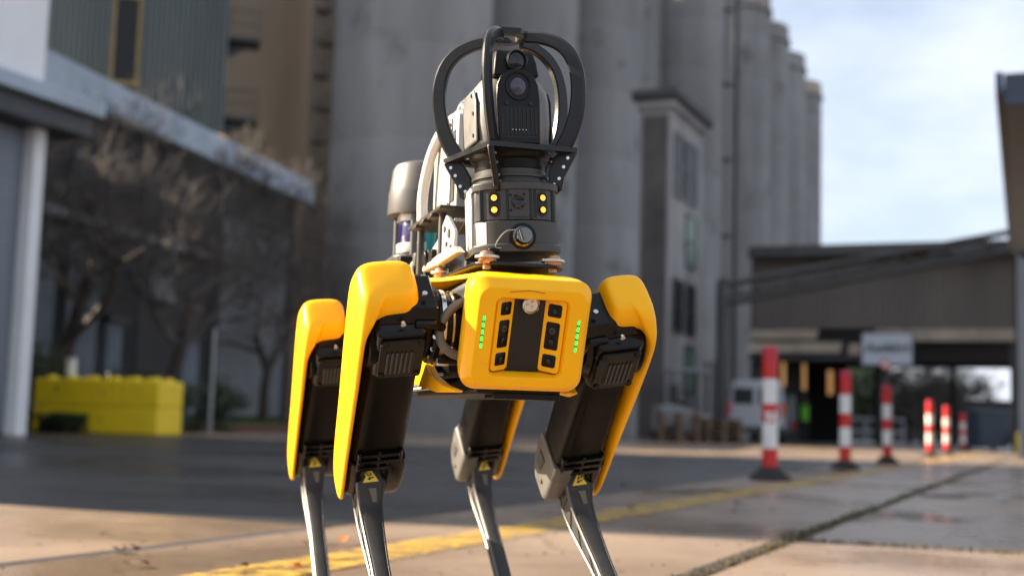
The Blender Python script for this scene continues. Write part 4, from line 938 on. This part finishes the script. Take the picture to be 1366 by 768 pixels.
    pd.prism([pc + Vector((0, y_ - sg_*.002, 0)) + t*z_ for y_, z_ in ((-.004, .0), (.0085, .001), (.0095, .030), (.006, .033), (-.002, .004))], nrm*.0008); pd.build('part_print', KNEE, so_, 0, smooth=0)
    ft = path[-1]; fo = MB(); fo.sphere(ft + Vector((.006, -sg_*.002, -.026)), .030, 20, 12, (1, .95, 1)); fo.cyl(ft + Vector((-.01, -sg_*.002, .012)), ft + Vector((.004, -sg_*.002, -.02)), .015, .022, 14); fo.build('foot', RUB, lg, 0)
    # warning triangle
    c_ = K + Vector((.033, -sg_*.001, -.020)); nv = Vector((1, 0, .10)).normalized(); up = Vector((-.10, 0, 1)).normalized(); yv = Vector((0, 1, 0))
    tri = lambda r, d: [c_ + nv*d + (yv*math.cos(a) + up*math.sin(a))*r for a in (PI/2, PI/2 + 2*PI/3, PI/2 + 4*PI/3)]
    bk_ = MB().rings([[c_ - nv*.018 + yv*a + up*b for a, b in ((-.012, -.012), (.012, -.012), (.006, .022), (-.006, .022))], [c_ - nv*.0004 + yv*a + up*b for a, b in ((-.0135, -.0095), (.0135, -.0095), (.004, .026), (-.004, .026))]]).build('label_boss', BLKM, lg, .0008, 1, 0)
    wl_ = MB().prism(tri(.0142, 0), nv*.0007).build('warning_label', STICK, bk_, .0012, 2, 0)
    sy = MB(); ins = 0.0011
    # pinched-hand mark: a palm and a slanted bar
    for q_ in ([(-.0052, -.0030), (-.001, -.0042), (.0012, -.0016), (-.0016, .0010)], [(.0010, -.0022), (.0052, -.0010), (.0050, .0006), (.0008, .0006)], [(-.0030, .0012), (.0026, .0036), (.0020, .0052), (-.0034, .0030)], [(-.001, .004), (.0008, .0042), (.0002, .0072), (-.0004, .0072)]):
        sy.prism([c_ + nv*.0008 + yv*a + up*b for a, b in q_], nv*.0003)
    sy.build('hand_symbol', INK, bk_, 0, smooth=0)
    return lg
make_leg(-1, 0.298, -0.176, .12, -.014, 0); make_leg(1, 0.298, 0.154, .15, .002, .016); make_leg(-1, -0.298, -0.182, .095, -.018, .004); make_leg(1, -0.298, 0.158, .12, -.018, .016)

# ---- hip motors
def hip_motor(sg_, hx, cy):
    o = RB(); yo = cy + sg_*0.116
    o.cyl((hx, cy + sg_*.05, .008), (hx, cy + sg_*.122, .008), .046, n=36)
    o.box((hx, cy + sg_*.075, -.038), (.05, .05, .016)); o = o.build('hip_motor', BLK, None, .003)
    rg = MB().lathe([(.0465, 0), (.0495, .001), (.0495, .007), (.0465, .008)], (hx, cy + sg_*.096 - .004, .008), 'y', 40, cap=False); rg.lathe([(.0465, 0), (.0485, .0006), (.0485, .0034), (.0465, .004)], (hx, cy + sg_*.083 - .002, .008), 'y', 40, cap=False)
    rg.box((hx + .012, cy + sg_*.092, -.043), (.022, .016, .010)); rg.build('motor_ring', SILV, o)
    fl = MB().lathe([(.03, 0), (.0525, .001), (.0535, .006), (.05, .009)], (hx, cy + sg_*.108 - .004, .008), 'y', 36); fl.build('motor_flange', BLK, o)
    for k in range(7):
        a = -1.25 + 2.5*k/6; c_ = Vector((hx + .052*math.cos(a), cy + sg_*.1095, .008 + .047*math.sin(a)))
        MB().cyl(c_ - Vector((.004, 0, 0)), c_ + Vector((.002, 0, 0)), .0032, n=10).build('bolt', SILV, o)
    if hx > 0:
        pt = smoothpath([(hx + .046, cy + sg_*.052, .042), (hx + .048, cy + sg_*.076, .036), (hx + .049, cy + sg_*.095, .019), (hx + .049, cy + sg_*.1035, -.003), (hx + .048, cy + sg_*.098, -.022), (hx + .046, cy + sg_*.080, -.034), (hx + .044, cy + sg_*.052, -.036)], 6)
        MB().tube(pt, .0062, 12).build('cable_loop', CABLE, o)
for hx in (.298, -.298):
    for sg_ in (-1, 1): hip_motor(sg_, hx, -.006)

# ---- payload plate and mounts
pp = RB().prism([(x, y, .088) for x, y in [(.372, -.048), (.372, .046), (.35, .062), (.16, .070), (-.30, .070), (-.30, -.070), (.16, -.072), (.35, -.064)]], (0, 0, .005)).build('payload_plate', ANODK, None, .0012)
rl = RB()
for y in (-.060, -.048, .048, .060): rl.box((-.08, y, .0965), (.52, .006, .006))
rl.build('payload_rail', ANOD, None, .0008, 1, 0)
for x, y in ((.360, -.050), (.360, .043), (.150, -.066), (.150, .066)):
    mo_ = RB().lathe([(.006, .083), (.006, .090), (.010, .090), (.0125, .0935), (.0125, .097), (.0150, .0975), (.0150, .0995), (.0150, .101), (.011, .102), (.0095, .1055), (.006, .1075)], (x, y, 0), n=28).build('vibration_mount', BRASS)
    MB().lathe([(.0125, .0972), (.0168, .0976), (.0168, .1008), (.0125, .101)], (x, y, 0), n=28).build('mount_washer', ALU, mo_)
# side bracket with stepped profile on the lit side, reaching back from the mast
br = RB()
br.prism([(x, -.071, z) for x, z in [(.245, .118), (.245, .150), (.205, .175), (.19, .182), (.13, .150), (.06, .134), (.06, .120), (.17, .118)]], (0, .006, 0))
br.prism([(x, -.078, z) for x, z in [(.30, .112), (.27, .124), (.16, .123), (.06, .117), (.06, .110), (.17, .109)]], (0, .012, 0))
br = br.build('side_bracket', ALU, None, .001)
for x, z in ((.228, .128), (.200, .136), (.16, .126)): MB().box((x, -.0715, z), (.009, .002, .006)).build('bracket_slot', DARK, br, 0, smooth=0)
for x, z, r_k in ((.215, .150, .007), (.185, .160, .005)): MB().lathe([(r_k - .002, 0), (r_k, 0), (r_k, -.0015), (r_k - .002, -.0015)], (x, -.0712, z), 'y', 20).build('bracket_port', GREYD, br)
kb = RB().cyl((.085, -.082, .128), (.085, -.068, .128), .012, n=20); kb.box((.085, -.070, .128), (.02, .014, .026)); kb.build('clamp_knob', ANODK, None, .001)
RB().box((.120, -.074, .128), (.022, .010, .018)).build('connector_block', BLKM, None, .001)
cb = RB()
for k in range(3): cb.tube(smoothpath([(.21, -.060 + .006*k, .172), (.15, -.064 + .006*k, .150), (.09, -.062 + .007*k, .131), (.02, -.05 + .007*k, .124)], 5), .0034, 8)
cb.build('cable_bundle', WHITEP)

# ---- camera mast (octagonal housing, leaning slightly with its rubber mounts)
MX, MY, MZ, MR = 0.300, 0.0020, 0.109, 0.060
def on_mast(o):
    o.parent = rob; o.location = (MX, MY, ZB + MZ); o.rotation_euler = (MR, 0, 0); return o
def octo(ap, z, ch=0.0, off=0.0): # octagon with a facet towards +x
    R_ = ap/math.cos(PI/8); return [Vector((R_*math.cos(PI/8 + PI/4*k + off), R_*math.sin(PI/8 + PI/4*k + off), z)) for k in range(8)]
MPLAN = [(.064, .0175), (.0625, .0245), (.0555, .0430), (.0400, .0580), (-.030, .0605), (-.048, .048), (-.055, .025)]
MPLAN = [(x, -y) for x, y in MPLAN] [::-1] + MPLAN
def mring(k, z): return [Vector((x*k, y*k, z)) for x, y in MPLAN]
h = MB(); h.rings([mring(1.0, .004), mring(1.0, .0435)]); h.rings([mring(1.055, .0), mring(1.055, .0105), mring(1.02, .012)]); h.rings([mring(.985, .0442), mring(.985, .092)])
h.rings([mring(1.03, .086), mring(1.03, .096), mring(.97, .098)])
mast = on_mast(h.build('camera_mast', ANOD, None, .0012)); mast.rotation_euler = (MR, 0, -.096)
MB().rings([[Vector((x, -.0604 - n_, z)) for x, z in [(-.027, .006), (.026, .006), (.026, .094), (-.027, .094)]] for n_ in (-.003, .0012)]).build('lit_side_plate', ALU, mast, .0008, 1)  # pale plate added so the sun side of the mast shows white
MB().rings([[Vector((.0478, -.0505, z)) + Vector((.695, -.719, 0))*n_ + Vector((.719, .695, 0))*q_ for q_, z in [(-.009, .006), (.009, .006), (.009, .042), (-.009, .042)]] for n_ in (-.003, .0008)]).build('lit_side_plate', ALU, mast, .0008, 1)  # second pale plate, brightening the angled facet as if sunlit
# low fins and recesses on the upper block
for sg_ in (-1, 1):
    for c_, d_ in (((.0615, sg_*.0165, .066), (.005, .004, .042)), ((.0475, sg_*.0500, .066), (.005, .005, .042)), ((-.028, sg_*.0585, .066), (.010, .004, .046))):
        MB().box(c_, d_).build('edge_rib', ANODK, mast, .0006, 1, 0)
for sg_ in (-1, 1):
    d = Vector((.0185, sg_*.0070, 0)).normalized(); s_ = Vector((-d.y, d.x, 0)); c0 = Vector((.0590, sg_*.0338, .0665))*.985 + Vector((0, 0, .001)); d = Vector((d.x, d.y, 0))
    pk = MB().rings([[c0 + s_*a + Vector((0, 0, b)) + d*n_ for a, b in rrect(.0080, .0175, .0075)] for n_ in (-.002, .0008)]).build('led_pocket', DARK, mast)
    for dz in (.0083, -.0083):
        MB().cyl(c0 + d*.0004 + Vector((0, 0, dz)), c0 + d*.0022 + Vector((0, 0, dz)), .0062, .0056, 18).build('lamp_ring', BLKM, pk)
        MB().cyl(c0 + d*.0015 + Vector((0, 0, dz)), c0 + d*.0030 + Vector((0, 0, dz)), .0046, .0038, 16).build('amber_lamp', ALED, pk)
# front camera
d = Vector((1, 0, 0)); c0 = Vector((.0630, .0, .067))
cp_ = MB().rings([[c0 + Vector((n_, a, b)) for a, b in rrect(.0145, .019, .003)] for n_ in (-.001, .0014)]).build('lens_plate', ANOD, mast, .0005, 1)
MB().lathe([(.0098, 0), (.0098, .003), (.0082, .0042), (.0070, .003), (.0001, .0022)], c0 + Vector((.001, -.001, .002)), 'x', 26).build('lens', GLASS, mast)
for y, z in ((-.012, .011), (.007, .012), (-.012, -.010)): MB().cyl(c0 + Vector((.001, y, z)), c0 + Vector((.0026, y, z)), .0018, n=8).build('screw', BLKM, mast)
MB().box((.0600, .0215, .067), (.005, .006, .040)).build('dark_recess', DARK, mast, .0005, 1)
# capped connector with lanyard
c0 = Vector((.0640, .003, .0205))
kn = MB().lathe([(.0001, 0), (.0148, 0), (.0148, .004), (.0118, .006), (.0118, .015), (.0105, .018), (.0001, .0185)], c0, 'x', 28).build('connector_cap', CHRD, mast)
MB().tube([c0 + Vector((.021, -.006 + .001*i, .007 - .0035*i)) for i in range(5)], .003, 8).build('cap_grip', CHRD, mast)
MB().lathe([(.0165, -.001), (.0185, -.001), (.0185, .0035), (.0165, .0045)], c0, 'x', 28).build('cap_seat', BLKM, mast)
MB().tube(smoothpath([c0 + Vector((.012, -.010, .008)), c0 + Vector((.013, -.024, .006)), c0 + Vector((.008, -.034, -.004)), c0 + Vector((.003, -.038, -.014)), c0 + Vector((.004, -.030, -.016))], 6), .0009, 6).build('lanyard', STEEL, mast)
MB().box(c0 + Vector((-.006, -.040, -.018)), (.016, .014, .006)).build('lanyard_clip', BLKM, mast, .001, 1)
# right-side (lit) facet port
MB().lathe([(.009, 0), (.009, -.003), (.006, -.004), (.0001, -.0035)], (-.004, -.0600, .022), 'y', 24).build('side_port', ALU, mast)
MB().lathe([(.009, -.0005), (.0105, -.0005), (.0105, -.002), (.009, -.002)], (-.004, -.0600, .022), 'y', 24).build('port_ring', GREYD, mast)
MB().box((.008, -.0588, .066), (.018, .004, .046)).build('side_recess', DARK, mast, .0005, 1)
MB().cyl((-.050, -.045, .10), (-.050, -.0475, .10), .003, n=10).build('status_led', GLED, mast)
# turntable rings
tt = on_mast(MB().lathe([(.052, .098), (.0535, .099), (.0535, .103), (.051, .104), (.051, .107), (.0545, .1075), (.0545, .111), (.05, .112), (.05, .119)], n=48).build('turntable', ANOD))
# ---- guard cage
ARM_AZ = [math.radians(q) for q in (-122, -31, 58, 114, 176)]
cage = MB()
def dring(rr_, z): return [Vector((rr_*math.cos(a), rr_*math.sin(a), z)) for a in ARM_AZ]
cage.rings([dring(.100, .1415), dring(.100, .1485)], False, False); cage.rings([dring(.080, .1415), dring(.080, .1485)], False, False)
for z in (.1415, .1485): cage.add(dring(.080, z) + dring(.100, z), [(k, (k+1) % 5, 5 + (k+1) % 5, 5 + k) for k in range(5)])
cage = on_mast(cage.build('guard_cage', ANODK, None, .0012, 1))
prof = [(.087, .143), (.0995, .166), (.1085, .194), (.1125, .226), (.1105, .258), (.0995, .287), (.080, .3065), (.055, .3170), (.030, .3205)]
for k, az in enumerate(ARM_AZ):
    d = Vector((math.cos(az), math.sin(az), 0)); s_ = Vector((-d.y, d.x, 0))
    pth = smoothpath([Vector((r_k, 0, z)) for r_k, z in prof], 5); rr = []
    for i, p in enumerate(pth):
        t = (pth[min(i+1, len(pth)-1)] - pth[max(i-1, 0)]).normalized(); n_ = Vector((t.z, 0, -t.x)); wd_ = .0108 - .003*(i/(len(pth)-1)); hw = .0052
        Q = lambda o_, y: d*(p.x + n_.x*o_) + Vector((0, 0, p.z + n_.z*o_)) + s_*y
        rr.append([Q(0, -hw*.6), Q(.0015, -hw*.25), Q(.0015, hw*.25), Q(0, hw*.6), Q(-.002, hw), Q(-2*wd_ + .002, hw), Q(-2*wd_, hw*.7), Q(-2*wd_, -hw*.7), Q(-2*wd_ + .002, -hw), Q(-.002, -hw)])
    if k < 4: MB().rings(rr).build('guard_arm', ANODK, cage, 0, smooth=30)
    # sloping strut plate down to the mast
    sp_ = MB().prism([d*r_k + Vector((0, 0, z)) - s_*.0042 for r_k, z in ((.100, .1425), (.071, .1425), (.058, .118), (.0565, .090), (.0665, .084), (.0755, .090), (.080, .108))], s_*.0084).build('guard_strut', ANODK, cage, .0012, 1)
    for r_k, z in ((.0865, .134), (.080, .122), (.073, .106), (.0655, .098)):
        for e_ in (-1, 1): MB().cyl(d*r_k + Vector((0, 0, z)) + s_*e_*.0040, d*r_k + Vector((0, 0, z)) + s_*e_*.0056, .0024, n=10).build('strut_bolt', SILV, sp_)
hubm = MB()
for z in (.3135, .3225):
    hubm.add([Vector((r_k*math.cos(PI/4*k + PI/8), r_k*math.sin(PI/4*k + PI/8), z)) for r_k in (.019, .034) for k in range(8)], [(k, (k+1) % 8, 8 + (k+1) % 8, 8 + k) for k in range(8)])
for r_k in (.019, .034): hubm.rings([[Vector((r_k*math.cos(PI/4*k + PI/8), r_k*math.sin(PI/4*k + PI/8), z)) for k in range(8)] for z in (.3135, .3225)], False, False)
hubm.build('guard_hub', ANODK, cage, .0015, 2)
# ---- pan tilt camera head
hd = MB().lathe([(.0001, .119), (.048, .119), (.050, .123), (.050, .133), (.056, .137), (.0575, .142), (.0575, .150), (.050, .152), (.0001, .153)], n=48)
hd = on_mast(hd.build('pan_base', BLKM))
def hring(z, a, b, r=.02): return [Vector((x, y, z)) for x, y in rrect(a, b, r, 5)]
pt = MB().rings([hring(.152, .046, .046, .022), hring(.156, .051, .050, .024), hring(.185, .0545, .0535, .03), hring(.212, .0545, .053, .03), hring(.226, .052, .051, .032), hring(.238, .0465, .046, .032), hring(.247, .037, .038, .03), hring(.253, .024, .026, .02)])
pt = on_mast(pt.build('pan_tilt_head', HEADG, None, .001, 1, 50)); pt.scale = (1, 1, 1.09); pt.location.z -= .0177
# black front with window and cooling slots
fr_ = lambda n_, k: [Vector((n_, y, z)) for y, z in [(-.030*k, .1555), (.030*k, .1555), (.0315*k, .212), (.0295*k, .231), (.0235*k, .243), (.010*k, .2505), (-.010*k, .2505), (-.0235*k, .243), (-.0295*k, .231), (-.0315*k, .212)]]
fp = MB().rings([fr_(.030, 1), fr_(.056, 1), fr_(.0575, .95)]).build('front_mask', BLK, pt, .0015, 2)
cl = Vector((.0572, 0, .2285))
MB().lathe([(.0190, 0), (.0180, .0024), (.0163, .0014), (.0153, -.003), (.0001, -.0035)], cl, 'x', 36).build('window_rim', BLK, fp)
MB().lathe([(.0151, -.0026), (.010, .0010), (.0001, .0022)], cl, 'x', 30, cap=False).build('coated_window', LENSP, fp)
fs_ = MB()
for k in range(9): fs_.box((.0575, -.0235 + .0059*k, .183), (.003, .0026, .036))
fs_.build('cooling_rib', ANODK, fp, .0004, 1, 0)
MB().box((.0568, 0, .1815), (.0022, .054, .042)).build('cooling_recess', DARK, fp, .001, 1)
for y in (-.017, .017): MB().cyl((.056, y, .2065), (.0595, y, .2065), .0028, n=12).build('screw', DARK, fp)
for k in range(5): MB().cyl((.0585, -.010 + .0048*k, .172), (.0602, -.010 + .0048*k, .172), .0008, n=6).build('indicator_dot', ALU, fp)
for sg_ in (-1, 1):
    sd_ = MB().rings([[Vector((x, sg_*.0535, z)) for x, z in [(-.040, .160), (.036, .160), (.036, .214), (.024, .230), (-.026, .230), (-.040, .214)]], [Vector((x*.93, sg_*.0568, .2 + (z - .2)*.94)) for x, z in [(-.040, .160), (.036, .160), (.036, .214), (.024, .230), (-.026, .230), (-.040, .214)]]]).build('side_cover', HEADG, pt, .0015, 2)
    for x, z in ((.024, .170), (.026, .198), (.020, .222)): MB().cyl((x, sg_*.056, z), (x, sg_*.0585, z), .0026, n=10).build('screw', GREYD, sd_)
# zoom camera block on top
bx = lambda z, k, x0, x1: [Vector((x, y*k, z)) for x, y in ((x0, -.0285), (x1, -.0285), (x1, .0285), (x0, .0285))]
tb = MB().rings([bx(.243, 1.16, -.03, .052), bx(.262, 1.06, -.028, .050), bx(.276, .94, -.024, .045), bx(.2800, .84, -.018, .039)]).build('zoom_camera', BLKM, pt, .003, 3)
cz_ = Vector((.0475, .0005, .2625))
MB().lathe([(.0150, 0), (.0150, .008), (.0132, .010), (.0112, .0065), (.0001, .005)], cz_, 'x', 32).build('lens_barrel', ANODK, tb)
MB().lathe([(.0112, .0066), (.007, .0082), (.0001, .0088)], cz_, 'x', 24, cap=False).build('lens', GLASS, tb)
vn_ = MB()
for k in range(4): vn_.box((.012, -.0285, .253 + .0050*k), (.030, .004, .0026))
vn_.build('side_vent', ALU, tb, .0004, 1, 0)
# ---- computer box with bottom plate and cables
cbx = RB().prism([(.000, -.052, .197), (.165, -.052, .197), (.165, -.052, .342), (.150, -.052, .352), (.000, -.052, .352)], (0, .082, 0)).build('computer_box', ALU, None, .003, 2)
MB().box((.128, -.0525, .272), (.004, .002, .140)).build('panel_seam', DARK, cbx, 0, smooth=0)
MB().box((.145, -.0528, .265), (.020, .002, .110)).build('panel_strip', ANOD, cbx, .0005, 1)
for x, z in ((.01, .21), (.01, .34), (.115, .21), (.115, .335)): MB().cyl((x, -.052, z), (x, -.054, z), .003, n=10).build('screw', GREYD, cbx)
pl_ = RB(); pl_.box((.085, -.024, .1905), (.245, .122, .0055)); pl_.box((.02, -.080, .1850), (.03, .014, .006)); pl_.box((.08, -.080, .1850), (.03, .014, .006)); pl_.box((.14, -.080, .1850), (.03, .014, .006)); pl_.build('computer_tray', ANOD, None, .001, 1)
for x, y in ((.0, -.07), (.16, -.07), (.0, .01), (.16, .01)): RB().cyl((x, y, .112), (x, y, .188), .006, n=12).build('tray_post', ANOD)
RB().tube(smoothpath([(.112, -.034, .340), (.108, -.036, .350), (.080, -.044, .350), (.052, -.054, .334), (.030, -.063, .305), (.018, -.069, .270), (.012, -.072, .235), (.016, -.072, .196)], 6), .0085, 12).build('arched_cable', WHITEP)
el = RB().tube(smoothpath([(.118, -.038, .345), (.120, -.038, .358), (.130, -.034, .367), (.150, -.028, .365), (.162, -.024, .354)], 5), .0075, 12)
el.cyl((.118, -.038, .342), (.118, -.038, .352), .0105, n=16); el.build('cable_elbow', SILV)
for z, y in ((.366, -.030), (.356, -.030)): RB().cyl((.19, y, z), (.19, y - .012, z), .004, n=10).build('antenna_stub', SILV)
# ---- lidar with cage and cap
LX, LY = -0.200, -0.024
ld_ = RB().lathe([(.0001, .2385), (.0665, .2385), (.0672, .2410), (.0656, .2780), (.0654, .2800), (.0646, .2808), (.0598, .3200), (.0550, .3290), (.0460, .3330), (.0001, .3335)], (LX, LY, 0), n=64).build('lidar_cap', GREYP, None, 0, smooth=30)
RB().lathe([(.0001, .170), (.048, .170), (.0495, .172), (.0495, .187), (.0470, .188), (.0001, .188)], (LX, LY, 0), n=48).build('lidar_base_ring', ALU)
lw = RB().lathe([(.0455, .188), (.0462, .189), (.0462, .2255), (.0455, .2265)], (LX, LY, 0), n=48).build('lidar_window', LIDG)
RB().lathe([(.0455, .2265), (.0490, .227), (.0490, .2382), (.02, .2384)], (LX, LY, 0), n=48).build('lidar_head_ring', ALU)
for a in (-.55, .55, 2.2, -2.2, PI):
    c_ = Vector((LX + .0545*math.cos(a), LY + .0545*math.sin(a), 0)); RB().cyl(c_ + Vector((0, 0, .160)), c_ + Vector((0, 0, .2395)), .0055, n=12).build('lidar_pillar', GREYP)
lb = RB().rings([[Vector((LX + a, LY + b, z)) for a, b in rrect(hx_, hy_, r_k, 5)] for z, hx_, hy_, r_k in ((.118, .052, .046, .02), (.142, .058, .050, .02), (.150, .066, .061, .03), (.160, .068, .063, .03), (.163, .064, .060, .03))]).build('lidar_base', GREYP, None, .001, 1)
RB().box((LX + .062, LY - .03, .138), (.012, .05, .040)).build('junction_box', BLKM, None, .002)
for k, (m_, y) in enumerate(((CBLUE, -.052), (CTEAL, -.041), (CTEAL, -.034), (CGREEN, -.020))):
    RB().tube(smoothpath([(-.08, y, .128), (-.076, y, .155), (-.076, y, .188), (-.06, y + .002, .214)], 4), .0042, 9).build('network_cable', m_)
RB().box((-.076, -.036, .146), (.020, .060, .022)).build('cable_socket', GREYP, None, .002)
lc = RB()
for k in range(2): lc.tube(smoothpath([(-.13, -.050 + .02*k, .150), (-.115, -.060 + .02*k, .142), (-.108, -.062 + .02*k, .124), (-.10, -.05 + .02*k, .112)], 5), .0035, 8)
lc.build('lidar_lead', WHITEP)
